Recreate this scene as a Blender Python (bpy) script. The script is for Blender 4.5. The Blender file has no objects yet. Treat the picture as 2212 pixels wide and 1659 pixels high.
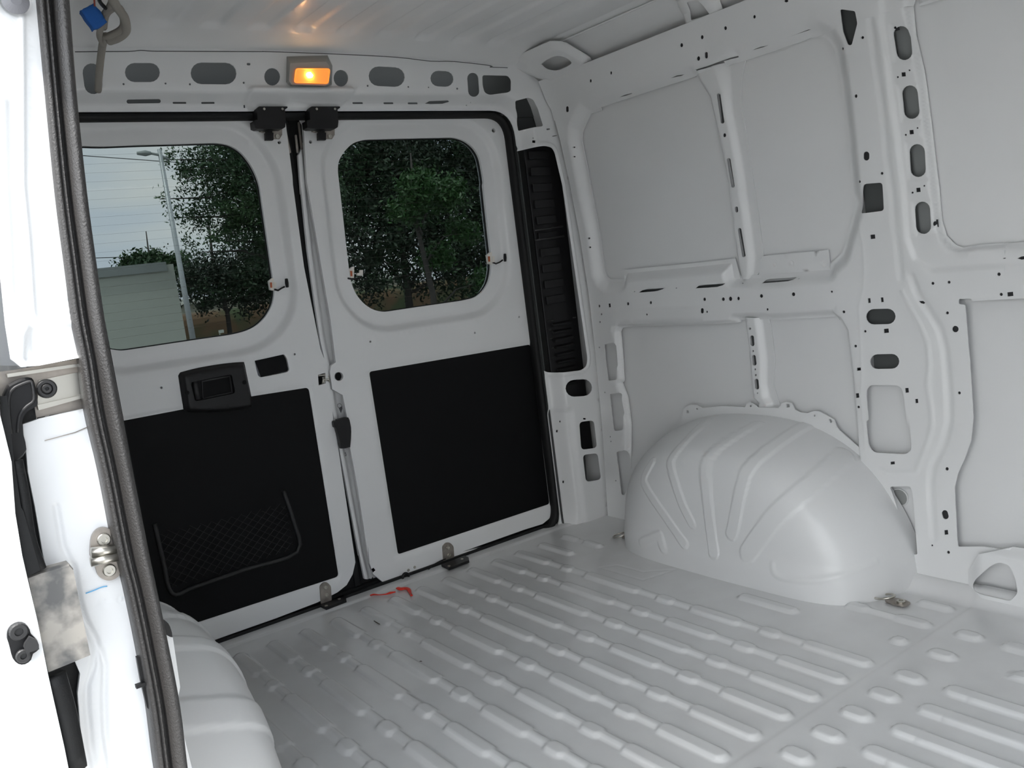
import bpy, bmesh, math, random
import numpy as np
from mathutils import Vector, Matrix
from mathutils.geometry import delaunay_2d_cdt
from mathutils.bvhtree import BVHTree
random.seed(7); rng = np.random.default_rng(7)
SC = bpy.context.scene; COL = SC.collection

# ---------------------------------------------------------------- camera
IW, IH = 2212, 1659
YAW, PITCH, ROLL, FPX = 0.620409640, -0.135067121, -0.127794671, 1906.25
CAM = np.array([-1.086085, -2.45, 0.94325])
def _rot(yaw, pitch, roll):
    f = np.array([math.sin(yaw)*math.cos(pitch), math.cos(yaw)*math.cos(pitch), math.sin(pitch)])
    r = np.array([math.cos(yaw), -math.sin(yaw), 0.0]); u = np.cross(r, f)
    r2 = r*math.cos(roll)+u*math.sin(roll); u2 = -r*math.sin(roll)+u*math.cos(roll)
    return np.array([r2, -u2, f])
RR = _rot(YAW, PITCH, ROLL)
cd = bpy.data.cameras.new('camera'); cam = bpy.data.objects.new('camera', cd); COL.objects.link(cam)
cd.sensor_width = 36; cd.lens = FPX/IW*36; cd.clip_start = 0.02; cd.clip_end = 500
M = Matrix.Identity(4)
for i in range(3):
    M[i][0] = RR[0][i]; M[i][1] = -RR[1][i]; M[i][2] = -RR[2][i]; M[i][3] = CAM[i]
cam.matrix_world = M; SC.camera = cam
SC.view_settings.view_transform = 'Standard'; SC.view_settings.look = 'None'
SC.view_settings.gamma = 1; SC.view_settings.use_curve_mapping = False
SC.view_settings.exposure = 1.84

# ---------------------------------------------------------------- world and sun
wd = bpy.data.worlds.new('sky'); SC.world = wd; wd.use_nodes = True
nt = wd.node_tree; nt.nodes.clear()
out = nt.nodes.new('ShaderNodeOutputWorld'); bg = nt.nodes.new('ShaderNodeBackground')
tc = nt.nodes.new('ShaderNodeTexCoord'); mp = nt.nodes.new('ShaderNodeMapping'); mp.inputs['Scale'].default_value = (1.5, 1.5, 5)
nz = nt.nodes.new('ShaderNodeTexNoise'); nz.inputs['Scale'].default_value = 1.6; nz.inputs['Detail'].default_value = 5
rp = nt.nodes.new('ShaderNodeValToRGB')
rp.color_ramp.elements[0].position = .38; rp.color_ramp.elements[0].color = (.68, .77, .90, 1)
rp.color_ramp.elements[1].position = .62; rp.color_ramp.elements[1].color = (.97, .96, .93, 1)
nt.links.new(tc.outputs['Generated'], mp.inputs[0]); nt.links.new(mp.outputs[0], nz.inputs['Vector'])
nt.links.new(nz.outputs['Fac'], rp.inputs[0]); nt.links.new(rp.outputs[0], bg.inputs[0]); nt.links.new(bg.outputs[0], out.inputs[0])
bg.inputs[1].default_value = 1.3
sd_ = bpy.data.lights.new('sun', 'SUN'); sun = bpy.data.objects.new('sun', sd_); COL.objects.link(sun)
sd_.energy = 2.5; sd_.angle = math.radians(4); sd_.color = (1, .97, .92)
sun.rotation_euler = Vector((.42, .14, -1.0)).to_track_quat('-Z', 'Y').to_euler()
sun.location = (-6, -6, 9)

# ---------------------------------------------------------------- materials
MATS = {}
def mat(name, col, rough=.5, metal=0, spec=.5, coat=0, bump=None, mottle=None, trans=0, em=None, ems=0):
    if name in MATS: return MATS[name]
    m = bpy.data.materials.new(name); m.use_nodes = True; b = m.node_tree.nodes['Principled BSDF']; t = m.node_tree
    b.inputs['Base Color'].default_value = (*col, 1); b.inputs['Roughness'].default_value = rough
    b.inputs['Metallic'].default_value = metal; b.inputs['Specular IOR Level'].default_value = spec
    b.inputs['Coat Weight'].default_value = coat; b.inputs['Coat Roughness'].default_value = .12
    if em: b.inputs['Emission Color'].default_value = (*em, 1); b.inputs['Emission Strength'].default_value = ems
    if mottle or bump:
        c = t.nodes.new('ShaderNodeTexCoord')
    if mottle:  # (scale, other colour, lo, hi)
        n = t.nodes.new('ShaderNodeTexNoise'); n.inputs['Scale'].default_value = mottle[0]; n.inputs['Detail'].default_value = 4
        r = t.nodes.new('ShaderNodeValToRGB'); r.color_ramp.elements[0].position = mottle[2]; r.color_ramp.elements[1].position = mottle[3]
        r.color_ramp.elements[0].color = (*col, 1); r.color_ramp.elements[1].color = (*mottle[1], 1)
        t.links.new(c.outputs['Object'], n.inputs['Vector']); t.links.new(n.outputs['Fac'], r.inputs[0]); t.links.new(r.outputs[0], b.inputs['Base Color'])
    if bump:    # (scale, strength, distance)
        n = t.nodes.new('ShaderNodeTexNoise'); n.inputs['Scale'].default_value = bump[0]; n.inputs['Detail'].default_value = 3
        p = t.nodes.new('ShaderNodeBump'); p.inputs['Strength'].default_value = bump[1]; p.inputs['Distance'].default_value = bump[2]
        t.links.new(c.outputs['Object'], n.inputs['Vector']); t.links.new(n.outputs['Fac'], p.inputs['Height']); t.links.new(p.outputs[0], b.inputs['Normal'])
    MATS[name] = m; return m
PAINT = mat('white_paint', (.76, .765, .765), .38, spec=.5, coat=.15, mottle=(3, (.73, .735, .735), .35, .7))
FLOORP = mat('floor_paint', (.72, .725, .725), .26, spec=.5, coat=.4, mottle=(9, (.68, .68, .68), .4, .75))
BODY = mat('body_paint', (.82, .83, .84), .3, coat=.3)
CAV = mat('cavity_shade', (.07, .075, .075), .7)  # dark tone: shade of closed cavities put into the colour
RUB = mat('black_rubber', (.008, .0085, .009), .6, spec=.3, bump=(900, .5, .0006))
RUBG = mat('grained_rubber', (.030, .028, .027), .45, bump=(420, .8, .0012), spec=.6)
TRIM = mat('black_hardboard', (.0035, .0038, .0042), .6, spec=.16, bump=(500, .3, .0004))
PLAS = mat('black_plastic', (.008, .008, .009), .45, spec=.35)
PLASG = mat('charcoal_plastic', (.022, .022, .023), .5)
STEEL = mat('zinc_steel', (.55, .53, .48), .32, 1.0)
STEELD = mat('dull_steel', (.42, .38, .34), .4, .8, mottle=(30, (.25, .23, .21), .4, .7))
GREYP = mat('grey_lamp_plastic', (.33, .33, .31), .5)
TAPE = mat('grey_loom_tape', (.30, .28, .25), .8, bump=(300, .6, .001))
BLUE = mat('blue_foam', (.02, .12, .42), .85, bump=(400, .8, .001))
RED = mat('red_sealant', (.80, .03, .01), .4)
CLIP = mat('white_clip_plastic', (.75, .72, .66), .5)
COPPER = mat('brown_contact', (.45, .12, .05), .4, .5)
DIRTY = mat('dirty_grey_rubber', (.34, .32, .29), .6, mottle=(28, (.10, .10, .10), .42, .62), bump=(60, .3, .001))
SEAM = mat('seam_sealer', (.80, .76, .60), .6)

# ---------------------------------------------------------------- pixel -> point on a real surface
def ray(p):
    return RR.T @ np.array([(p[0]-1106)/FPX, (p[1]-829.5)/FPX, 1.0])
def PL(p, ax, v):
    d = ray(p); i = 'xyz'.index(ax); return CAM+d*(v-CAM[i])/d[i]
CR = dict(a1=(0,0,3.95), a2=(500,0,3.95), a3=(1000,0,3.95), a4=(1652,0,3.95), a5=(0,400,3.95), a6=(500,400,3.95), a7=(1000,400,3.95), a8=(1652,400,3.95),
          b1=(0,780,3.95), b2=(500,780,3.95), b3=(1000,780,3.95), b4=(1652,780,3.95), c1=(0,1180,3.456), c2=(500,1180,3.456), c3=(1000,1180,3.456),
          c4=(1572,1180,3.456), A=(1100,0,3.95), B=(1400,0,3.95), C=(1400,400,3.95), W=(1260,780,3.16), g=(200,1000,7.9), p=(0,0,1.0))
def Z(k, s):
    o = CR[k]; return [(o[0]+float(a.split(',')[0])/o[2], o[1]+float(a.split(',')[1])/o[2]) for a in s.split()]
def cap(k, x1, y1, x2, y2, r, n=8):
    a = math.atan2(y2-y1, x2-x1); L = []
    for i in range(n+1): t = a+math.pi/2+math.pi*i/n; L.append((x1+r*math.cos(t), y1+r*math.sin(t)))
    for i in range(n+1): t = a-math.pi/2+math.pi*i/n; L.append((x2+r*math.cos(t), y2+r*math.sin(t)))
    o = CR[k]; return [(o[0]+x/o[2], o[1]+y/o[2]) for x, y in L]
def ell(k, x, y, rx, ry=None, n=12):
    ry = ry or rx; o = CR[k]
    return [(o[0]+(x+rx*math.cos(6.2832*i/n))/o[2], o[1]+(y+ry*math.sin(6.2832*i/n))/o[2]) for i in range(n)]
def rc(k, x, y, w, h, sk=.1):
    o = CR[k]; return [(o[0]+(x+a*w/2+sk*b*h/2)/o[2], o[1]+(y+b*h/2-sk*a*w/2)/o[2]) for a, b in ((-1,-1),(1,-1),(1,1),(-1,1))]
def rounded(pts, r, n=5):
    """round the corners of a 2-D polygon"""
    P = [np.array(p[:2], float) for p in pts]; o = []
    for i in range(len(P)):
        a, b, c = P[i-1], P[i], P[(i+1) % len(P)]
        u = a-b; v = c-b; lu = np.linalg.norm(u); lv = np.linalg.norm(v); rr = min(r, lu*.45, lv*.45)
        p0 = b+u/lu*rr; p1 = b+v/lv*rr
        for k in range(n+1):
            t = k/n; o.append(tuple(p0*(1-t)**2+b*2*t*(1-t)+p1*t*t))
    return o
def spline(pts, n=6):
    P = [np.array(p, float) for p in pts]; P = [2*P[0]-P[1]]+P+[2*P[-1]-P[-2]]; o = []
    for i in range(1, len(P)-2):
        for k in range(n):
            t = k/n; a, b, c, d = P[i-1:i+3]
            o.append(.5*((2*b)+(-a+c)*t+(2*a-5*b+4*c-d)*t*t+(-a+3*b-3*c+d)*t**3))
    o.append(P[-2]); return o

# ---------------------------------------------------------------- numpy distance fields
def ss(t): t = np.clip(t, 0, 1); return t*t*(3-2*t)
def d_line(P, pts, closed=False):
    pts = np.asarray(pts, float); d = np.full(len(P), 1e9); n = len(pts)
    for i in range(n if closed else n-1):
        a = pts[i]; b = pts[(i+1) % n]; ab = b-a; t = np.clip(((P-a)@ab)/(ab@ab+1e-12), 0, 1)
        d = np.minimum(d, np.linalg.norm(P-(a+t[:, None]*ab), axis=1))
    return d
def inside(P, poly):
    poly = np.asarray(poly, float); c = np.zeros(len(P), bool); n = len(poly); x, y = P[:, 0], P[:, 1]
    for i in range(n):
        x1, y1 = poly[i]; x2, y2 = poly[(i+1) % n]
        if y1 == y2: continue
        k = ((y1 > y) != (y2 > y)) & (x < (x2-x1)*(y-y1)/(y2-y1)+x1); c ^= k
    return c
def sdf(P, poly):
    d = d_line(P, poly, True); return np.where(inside(P, poly), -d, d)

# ---------------------------------------------------------------- object helpers
def props(o, label=None, cat=None, group=None, kind=None):
    for k, v in (('label', label), ('category', cat), ('group', group), ('kind', kind)):
        if v: o[k] = v
    return o
def link(name, me, m=None, parent=None):
    o = bpy.data.objects.new(name, me); COL.objects.link(o)
    if m and me: me.materials.append(m)
    if parent is not None:
        o.parent = parent; o.matrix_parent_inverse = Matrix.Translation(-Vector(parent.location))
    return o
def thing(name, loc, label, cat, group=None, kind=None):
    o = bpy.data.objects.new(name, None); COL.objects.link(o); o.location = loc; o.empty_display_size = .05
    return props(o, label, cat, group, kind)
def mesh_np(V, F, smooth=True):
    me = bpy.data.meshes.new('m'); me.from_pydata([tuple(v) for v in V], [], [tuple(int(i) for i in f) for f in F])
    if smooth: me.polygons.foreach_set('use_smooth', [True]*len(me.polygons))
    me.update(); return me
class MB:
    def __init__(s): s.v = []; s.f = []; s.s = []
    def add(s, V, F, sm=False):
        o = len(s.v); s.v += [tuple(float(c) for c in v) for v in V]; s.f += [tuple(o+i for i in f) for f in F]; s.s += [sm]*len(F); return s
    def box(s, c, size, rot=None, bev=0):
        bm = bmesh.new(); bmesh.ops.create_cube(bm, size=1)
        for v in bm.verts: v.co = Vector((v.co.x*size[0], v.co.y*size[1], v.co.z*size[2]))
        if bev: bmesh.ops.bevel(bm, geom=bm.edges[:], offset=bev, segments=3, profile=.5, affect='EDGES')
        for v in bm.verts:
            if rot is not None: v.co = rot @ v.co
            v.co += Vector(c)
        bm.verts.index_update(); s.add([v.co[:] for v in bm.verts], [[v.index for v in f.verts] for f in bm.faces]); bm.free(); return s
    def prism(s, poly, d, bev=0):
        """poly: 3-D outline; d: extrusion vector"""
        d = np.array(d, float); P = np.array(poly, float); n = len(P)
        if bev:
            c = P.mean(0); Q = c+(P-c)*(1-bev)
            rings = [P+d, P+d*.25, Q]
        else: rings = [P+d, P]
        nr = Newell(P)
        flip = np.dot(nr, d) > 0
        V = np.vstack(rings); F = []
        for r in range(len(rings)-1):
            for i in range(n):
                j = (i+1) % n; q = [r*n+i, r*n+j, (r+1)*n+j, (r+1)*n+i]; F.append(q if flip else q[::-1])
        k = (len(rings)-1)*n
        F.append([k+i for i in range(n)][::-1] if flip else [k+i for i in range(n)]); F.append([i for i in range(n)] if flip else [i for i in range(n)][::-1])
        F = [f[::-1] for f in F]
        return s.add(V, F)
    def tube(s, pts, r, n=10, closed=False, flat=None):
        P = [Vector(tuple(p)) for p in pts]; m = len(P); up = None; V = []; F = []
        rr = r if hasattr(r, '__len__') else [r]*m
        for i in range(m):
            t = (P[(i+1) % m]-P[i-1]) if closed else (P[min(i+1, m-1)]-P[max(i-1, 0)])
            t.normalize()
            if up is None: up = t.orthogonal()
            up = (up-t*up.dot(t)).normalized(); b = t.cross(up)
            for k in range(n):
                a = 6.28318*k/n; V.append(P[i]+(up*math.cos(a)+b*math.sin(a))*rr[i])
        for i in range(m if closed else m-1):
            j = (i+1) % m
            for k in range(n): F.append([i*n+k, i*n+(k+1) % n, j*n+(k+1) % n, j*n+k])
        if not closed: F.append(list(range(n))[::-1]); F.append([(m-1)*n+k for k in range(n)])
        return s.add(V, F, True)
    def disc(s, c, nrm, r, h, n=20, dome=0, hexhole=0):
        """short cylinder (bolt head) at c standing along nrm"""
        nrm = Vector(nrm).normalized(); u = nrm.orthogonal().normalized(); w = nrm.cross(u); c = Vector(tuple(c))
        R = [(r, 0), (r, h*.75), (r*.86, h)]
        if hexhole: R += [(hexhole, h), (hexhole*.9, h*.35), (0.0001, h*.35)]
        else: R += [(r*.4, h+dome), (.0001, h+dome)]
        V = []; F = []
        for q, z in R:
            for k in range(n):
                a = 6.28318*k/n; V.append(c+u*(q*math.cos(a))+w*(q*math.sin(a))+nrm*z)
        for i in range(len(R)-1):
            for k in range(n): F.append([i*n+k, i*n+(k+1) % n, (i+1)*n+(k+1) % n, (i+1)*n+k])
        return s.add(V, F)
    def build(s, name, m, parent=None, label=None):
        me = bpy.data.meshes.new(name); me.from_pydata(s.v, [], s.f); me.polygons.foreach_set('use_smooth', s.s); me.update()
        o = link(name, me, m, parent)
        if label: o['label'] = label
        return o
def Newell(P):
    n = np.zeros(3)
    for i in range(len(P)): n += np.cross(P[i], P[(i+1) % len(P)])
    return n
def sheet(name, m, outer, cuts, surf, sp=.02, fine=.005, hfun=None, thick=.0025, back=(0, 0, 1), parent=None, keepfn=None, gth=.02):
    """pressed sheet-metal part: a triangulated surface with clean holes, relief and thickness.
    outer/cuts: polygons in (u,v); surf: (n,2)->(n,3); back: extrusion direction for the thickness"""
    outer = [tuple(p) for p in outer]; A = np.array(outer); lo = A.min(0); hi = A.max(0)
    cuts = [[tuple(q) for q in c] for c in cuts if len(c) > 2]
    cuts = [c for c in cuts if (np.array(c).max(0) > lo).all() and (np.array(c).min(0) < hi).all()]
    pts = []; edges = []
    def loop(poly, seg):
        i0 = len(pts); P = [np.array(p, float) for p in poly]
        for i in range(len(P)):
            a = P[i]; b = P[(i+1) % len(P)]; k = max(1, int(np.linalg.norm(b-a)/seg))
            for j in range(k): pts.append(a+(b-a)*j/k)
        n = len(pts)-i0
        for i in range(n): edges.append((i0+i, i0+(i+1) % n))
    loop(outer, sp*.6)
    for c in cuts: loop(c, sp*.6)
    def grid(s, off=0):
        gx = np.arange(lo[0]+s*.5, hi[0], s); gy = np.arange(lo[1]+s*.5, hi[1], s)
        X, Y = np.meshgrid(gx, gy); X = X+((np.arange(len(gy)) % 2)*s*.5)[:, None]
        return np.stack([X.ravel(), Y.ravel()], 1)
    def clear(G, s):
        k = inside(G, outer) & (d_line(G, outer, True) > s)
        G = G[k]
        for c in cuts:
            if not len(G): break
            ca = np.array(c); l = ca.min(0)-s; h = ca.max(0)+s
            near = (G > l).all(1) & (G < h).all(1); rem = np.zeros(len(G), bool)
            if near.any():
                N = G[near]; rem[near] = inside(N, c) | (d_line(N, c, True) < s)
            G = G[~rem]
        return G
    G = clear(grid(sp), sp*.35)
    if hfun is not None:
        Fg = clear(grid(fine), fine*.5)
        if len(Fg):
            e = fine*.7; h0 = hfun(Fg)
            g = np.maximum(abs(hfun(Fg+[e, 0])-h0), abs(hfun(Fg+[0, e])-h0)); g = np.maximum(g, abs(hfun(Fg-[e, 0])-h0)); g = np.maximum(g, abs(hfun(Fg-[0, e])-h0))
            Fg = Fg[g/e > gth]
            if len(Fg):
                q = set(map(tuple, np.round(Fg/(sp*.5)).astype(int)))
                G = np.array([p for p in G if tuple(np.round(p/(sp*.5)).astype(int)) not in q] or [G[0]])
                G = np.vstack([G, Fg])
    allp = [Vector((float(p[0]), float(p[1]))) for p in pts]+[Vector((float(p[0]), float(p[1]))) for p in G]
    vo, eo, fo, _, _, _ = delaunay_2d_cdt(allp, edges, [], 0, 1e-7)
    V2 = np.array([(v.x, v.y) for v in vo]); F = np.array([f for f in fo if len(f) == 3])
    c = V2[F].mean(1); k = inside(c, outer)
    for cu in cuts:
        ca = np.array(cu); near = (c > ca.min(0)).all(1) & (c < ca.max(0)).all(1) & k
        if near.any():
            idx = np.where(near)[0]; k[idx[inside(c[idx], cu)]] = False
    if keepfn is not None: k &= keepfn(c)
    F = F[k]; used = np.unique(F); mp = -np.ones(len(V2), int); mp[used] = np.arange(len(used)); F = mp[F]; V2 = V2[used]
    V = surf(V2); bk = np.array(back, float)
    # orientation: front faces look against 'back'
    nn = np.cross(V[F[:, 1]]-V[F[:, 0]], V[F[:, 2]]-V[F[:, 0]])
    if (nn@bk).sum() > 0: F = F[:, ::-1]
    n = len(V); cnt = {}
    for f in F:
        for a, b in ((f[0], f[1]), (f[1], f[2]), (f[2], f[0])): cnt[(a, b)] = 1
    be = [(a, b) for (a, b) in cnt if (b, a) not in cnt]
    Vb = V+bk*thick; VV = [V, Vb]; FF = [tuple(f) for f in F]+[tuple(n+i for i in f[::-1]) for f in F]; o = 2*n; R = []; RF = []
    for a, b in be:
        R += [V[a], V[b], Vb[b], Vb[a]]; RF.append((o+3, o+2, o+1, o)); o += 4
    Vall = np.vstack(VV+([np.array(R)] if R else []))
    me = mesh_np(Vall, FF+RF, True)
    sm = [True]*len(FF)+[False]*len(RF); me.polygons.foreach_set('use_smooth', sm); me.update()
    return link(name, me, m, parent)

# ================================================================ THE CARGO BAY SHELL
XZ = np.array([(-.2,.945),(0,.945),(.3,.965),(.6,.975),(.8,.975),(1.0,.965),(1.2,.945),(1.34,.925),(1.405,.912),(1.445,.905),(1.455,.893),(1.53,.865),(1.7,.80)])
def xs(z): return np.interp(z, XZ[:, 0], XZ[:, 1])
SKIN = .055
def PW(poly, off=0.0):
    """pixels -> (y, z) on the right-hand wall surface"""
    o = []
    for p in poly:
        x = .95
        for _ in range(8): t = PL(p, 'x', x); x = float(xs(t[2]))+off
        o.append((t[1], t[2]))
    return o
PA = PW(Z('A', '705,968 950,900 1180,838 1440,752 1600,690 1700,830 1760,1100 1860,1659')+Z('C', '675,0 745,590 745,625')+Z('a7', '1400,720 1378,800 1360,800 1265,800 1240,780 1220,740 1180,430 1100,0')+Z('A', '715,1659 650,1300 630,1200 635,1130'), .032)
PB = PW(Z('B', '830,540 1150,410 1300,360 1400,322 1480,322 1560,360 1600,430 1650,700 1700,1100 1750,1659')+Z('C', '1780,150 1730,340 1690,480 1660,580 1570,660 1556,700 1300,720 985,760 980,590 905,0')+Z('A', '2100,1659 2020,1100 1980,900 1985,700 2000,540'), .032)
PC = PW(Z('a4', '1310,-60 1275,60 1280,100 1300,300 1370,600 1430,1050 1500,1659')+Z('a8', '1520,300 1560,430 1640,510 1700,530 1850,505 2212,485'), .032)
yR = -2.35
PC = [q for q in PC]+[(yR, PC[-1][1]-.002), (yR-.03, 1.30), (yR, 1.395), (PC[0][0], 1.395)]
PD = PW(Z('a7', '1370,1245 1385,1215 1430,1205 2212,1180')+Z('C', '815,1165 870,1659')+Z('W', '1150,250 1190,290 1190,700')+Z('b3', '1600,1300 1450,1000 1460,540 1430,300 1385,180')+Z('a7', '1400,1659'), .032)
PE = PW(Z('C', '1040,1155 1600,1120 1655,1165 1700,1240 1720,1400 1750,1659')+Z('b4', '785,560 800,750 830,1000 700,1500')+Z('W', '1340,900 1340,290 1300,160')+Z('C', '1075,1400'), .032)
PAB = PW(Z('A', '1560,708 1650,690 1985,560 2015,545 1990,900 2030,1180 2100,1659')+Z('C', '905,0 985,600 985,765 770,770 752,632 735,590 665,0')+Z('A', '1850,1659 1750,1100 1690,850 1600,740'), .032)
PDE = PW(Z('C', '800,1150 1050,1142 1075,1400 1085,1490')+Z('W', '1300,160 1340,290 1345,900 1180,900 1180,290 1140,250 1125,0')+Z('C', '850,1500'), .032)
PF = PW(Z('a8', '1655,970 1655,1015 1710,1020 1740,1400')+Z('b4', '1750,0 1780,480 1760,680 1700,850 1650,950 1620,1080 1640,1500 1650,1585'), 0)
PF = PF+[(PF[-1][0]-.06, PF[-1][1]+.012), (yR, .15), (yR, .735), (PF[0][0]-.03, .722), (PF[0][0]-.03, .728)]
PF = rounded(PF, .004, 3)
PANELS = [(PA, .044, .034), (PB, .044, .034), (PC, .010, .034), (PD, .010, .026), (PE, .022, .034), (PAB, .036, .034), (PDE, .022, .034)]
COLM = PW(Z('a4', '1020,-60 1020,180 1060,450 1110,850 1160,1200 1210,1659')+Z('a8', '1240,450 1300,620 1420,700 2212,640 2212,-800'), 0)
RECT = [PW(Z('a4', q), .01) for q in ('1060,200 1220,195 1300,525 1105,535', '1130,720 1315,700 1385,1030 1170,1045', '1195,1205 1395,1190 1440,1530 1230,1545')]+[PW(Z('a8', '1250,130 1460,120 1490,430 1290,440'), .01)]
RID1 = PW(Z('a8', '1175,910 1230,1020 1330,1200 1385,1330 1405,1500')+Z('b4', '1405,60 1385,200 1425,430 1430,540 1395,690 1290,950 1060,960 1000,930'), 0)
RID2 = PW(Z('a8', '1250,780 1300,930 1400,1080 1490,1220 1535,1400')+Z('b4', '1550,60 1570,300 1575,500 1530,700 1430,900 1410,1050 1440,1500'), 0)
RID3 = PW(Z('a4', '900,180 940,480 1000,900 1040,1300 1090,1659')+Z('a8', '1110,350 1140,600 1160,800'), 0)
BELTL = PW(Z('a7', '1150,1070 2100,1022')+Z('C', '545,1030'), 0)
LPIL = PW(Z('C', '1790,300 1830,480 1845,700 1840,880 1800,1040 1810,1250 1825,1659')+Z('b4', '820,300 860,760'), 0)
FLANGE = PW(Z('A', '2200,1659')+Z('C', '1100,700'), 0)
RING1 = PW(ell('C', 1985, 1122, 150, 95), 0); RING2 = PW(ell('C', 2018, 1505, 150, 92), 0)
def hW(P):
    h = np.zeros(len(P))
    for poly, w, d in PANELS:
        A = np.array(poly); n = (P > A.min(0)-w-.02).all(1) & (P < A.max(0)+w+.02).all(1)
        if n.any(): s = sdf(P[n], poly); h[n] = np.maximum(h[n], (d-.006)*(1-ss((s-.003)/w)))
    s = sdf(P, COLM); h = np.maximum(h, .007*(1-ss(s/.018)))
    for r in RECT:
        A = np.array(r); n = (P > A.min(0)-.02).all(1) & (P < A.max(0)+.02).all(1)
        if n.any(): h[n] += .003*(1-ss((sdf(P[n], r)+.004)/.006))
    for L, w, a in ((RID1, .011, -.0026), (RID2, .016, .004), (RID3, .014, .0028), (BELTL, .010, -.0016), (LPIL, .006, -.0014)):
        A = np.array(L); n = (P > A.min(0)-.03).all(1) & (P < A.max(0)+.03).all(1)
        if n.any(): h[n] += a*(1-ss(d_line(P[n], L)/w))
    return h
def S_wall(P): return np.stack([xs(P[:, 1])+hW(P), P[:, 0], P[:, 1]], 1)
def PWh(poly):
    o = []
    for p in poly:
        x = .96
        for _ in range(22):
            t = PL(p, 'x', x); xn = float(xs(t[2]))+float(hW(np.array([[t[1], t[2]]]))[0]); x = x*.5+xn*.5
        o.append((t[1], t[2]))
    return o
H = []   # holes on the wall
def hole(poly, follow=False): H.append(PWh(poly) if follow else PW(poly, 0))
for a in (('a4',1165,290,1190,445,68),('a4',1238,795,1253,948,67),('a4',1300,1295,1308,1445,66),('a8',1345,205,1354,352,65)): H.append(PWh(cap(*a)))
hole(rounded(Z('B', '1637,78 1765,95 1785,200 1737,385 1705,385 1662,270'), 4))
hole(rounded(Z('C', '1838,-10 1998,-22 2012,218 1806,244'), 7))
for a in ((1917,440,40,36),(1887,985,22,40),(1997,978,22,40),(2032,1243,42,36),(1799,1570,34,24)): hole(rc('C', *a))
for a in ((1852,1247,11),(641,973,13,16),(702,970,15,19),(770,967,12,16),(966,946,14,16),(1240,931,15,17),(1018,1060,9,11),(1670,1081,12),(1567,909,9),(1770,1373,12),(502,1081,8,10),(481,974,12,15),(22,1002,10,14)): hole(ell('C', *a))
hole(cap('C', 461,1062,461,1082,13)); hole(cap('C', 1925,1123,2045,1120,66)); hole(cap('C', 1957,1506,2080,1503,63))
hole(rounded(Z('b4', '905,205 1140,208 1180,250 1198,400 1213,528 1240,532 1253,760 1200,797 930,780 885,720 864,512 885,500 868,300 870,240'), 7))
for a in ((804,68,36,24),(791,294,28,38),(1213,250,30,40),(1296,341,24,36),(1091,870,36,24),(1548,1462,32,40)): hole(rc('b4', *a))
for a in ((800,392,11),(1660,272,13),(1555,920,14,15),(1428,1573,8),(1567,1632,13,14)): hole(ell('b4', *a))
hole(cap('b4', 1536,1298,1543,1324,26))
hole(rounded(Z('b4', '1065,1072 1245,1068 1262,1130 1302,1650 1275,1650 1180,1500 1145,1320 1120,1220'), 6))
for a in ((1434,838,13),(1572,828,13),(1998,760,15),(2017,932,14),(1558,1090,13),(1626,1228,28)): hole(ell('a8', *a))
hole(rc('a8', 2095,930,50,36)); hole(Z('a8', '1310,990 1345,990 1362,1004 1350,1016 1325,1008'))
hole(Z('a8', '2155,625 2185,610 2260,598 2260,625 2190,636'), True); hole(Z('a8', '2028,628 2040,620 2060,620 2050,628'), True)
hole(ell('a4', 834,320,13)); hole(ell('a4', 658,414,12)); hole(ell('a4', 778,820,12,16)); hole(cap('a4', 867,1318,867,1345,25)); hole(ell('a4', 1000,1479,12)); hole(ell('a4', 806,1550,12)); hole(ell('a4', 1091,234,12))
for x, y in ((1190,635),(1258,1127),(1316,1620)):
    H.append(PW(rc('a4', x, y, 36, 36), .01)); H.append(PW(ell('a4', x+50, y-35, 8), .01)); H.append(PW(ell('a4', x-50, y+23, 9), .01))
H.append(PW(ell('a8', 1450,328,12,20), .012))
for a in ((694,690,9,15),(868,622,9,15),(1470,385,13,18),(1645,317,13,18),(1614,499,14,20),(1844,240,13,17),(2091,143,12,16)): hole(ell('A', *a))
hole(cap('A', 1681,456,1681,486,13)); hole(cap('A', 494,918,495,945,12)); hole(ell('B', 1178,8,18,12)); hole(ell('A', 531,1258,6)); hole(ell('A', 540,1338,6))
for s_ in ('905,828 960,806 1018,793 1010,801 960,818', '1355,666 1400,645 1467,632 1440,645', '2040,425 2100,398 2167,384 2120,402'): hole(Z('A', s_))
hole(Z('A', '1576,594 1680,560 1810,510 1912,474 1916,486 1806,522 1808,560 1795,610 1770,640 1745,650 1715,635 1695,600 1688,572 1580,603'))
hole(rc('a7', 1251,1026,18,32)); hole(ell('a7', 1408,1012,10,14)); hole(ell('a7', 1182,1102,6,9)); hole(ell('a7', 1168,1168,6,9)); hole(ell('a7', 1569,1104,7,9)); hole(ell('a7', 1163,1385,5,8)); hole(ell('a7', 1163,1032,8,13))
hole(ell('a7', 1065,455,6,8)); hole(ell('a7', 1074,532,6,8))
hole(Z('a7', '1500,917 1530,897 1580,885 1720,877 1705,888 1660,902 1620,908'), True)
hole(Z('C', '405,880 435,858 480,850 660,836 640,852 590,868 500,875'), True); hole(Z('C', '972,837 1010,808 1040,800 1270,786 1240,806 1190,820 1100,828'), True)
hole(Z('a7', '1455,911 1462,903 1470,908 1462,913'), True); hole(Z('a7', '1812,881 1820,873 1828,877 1820,883'), True); hole(Z('C', '1278,803 1285,795 1295,797 1287,802'), True); hole(Z('C', '800,840 806,832 816,835 808,840'), True)
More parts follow.
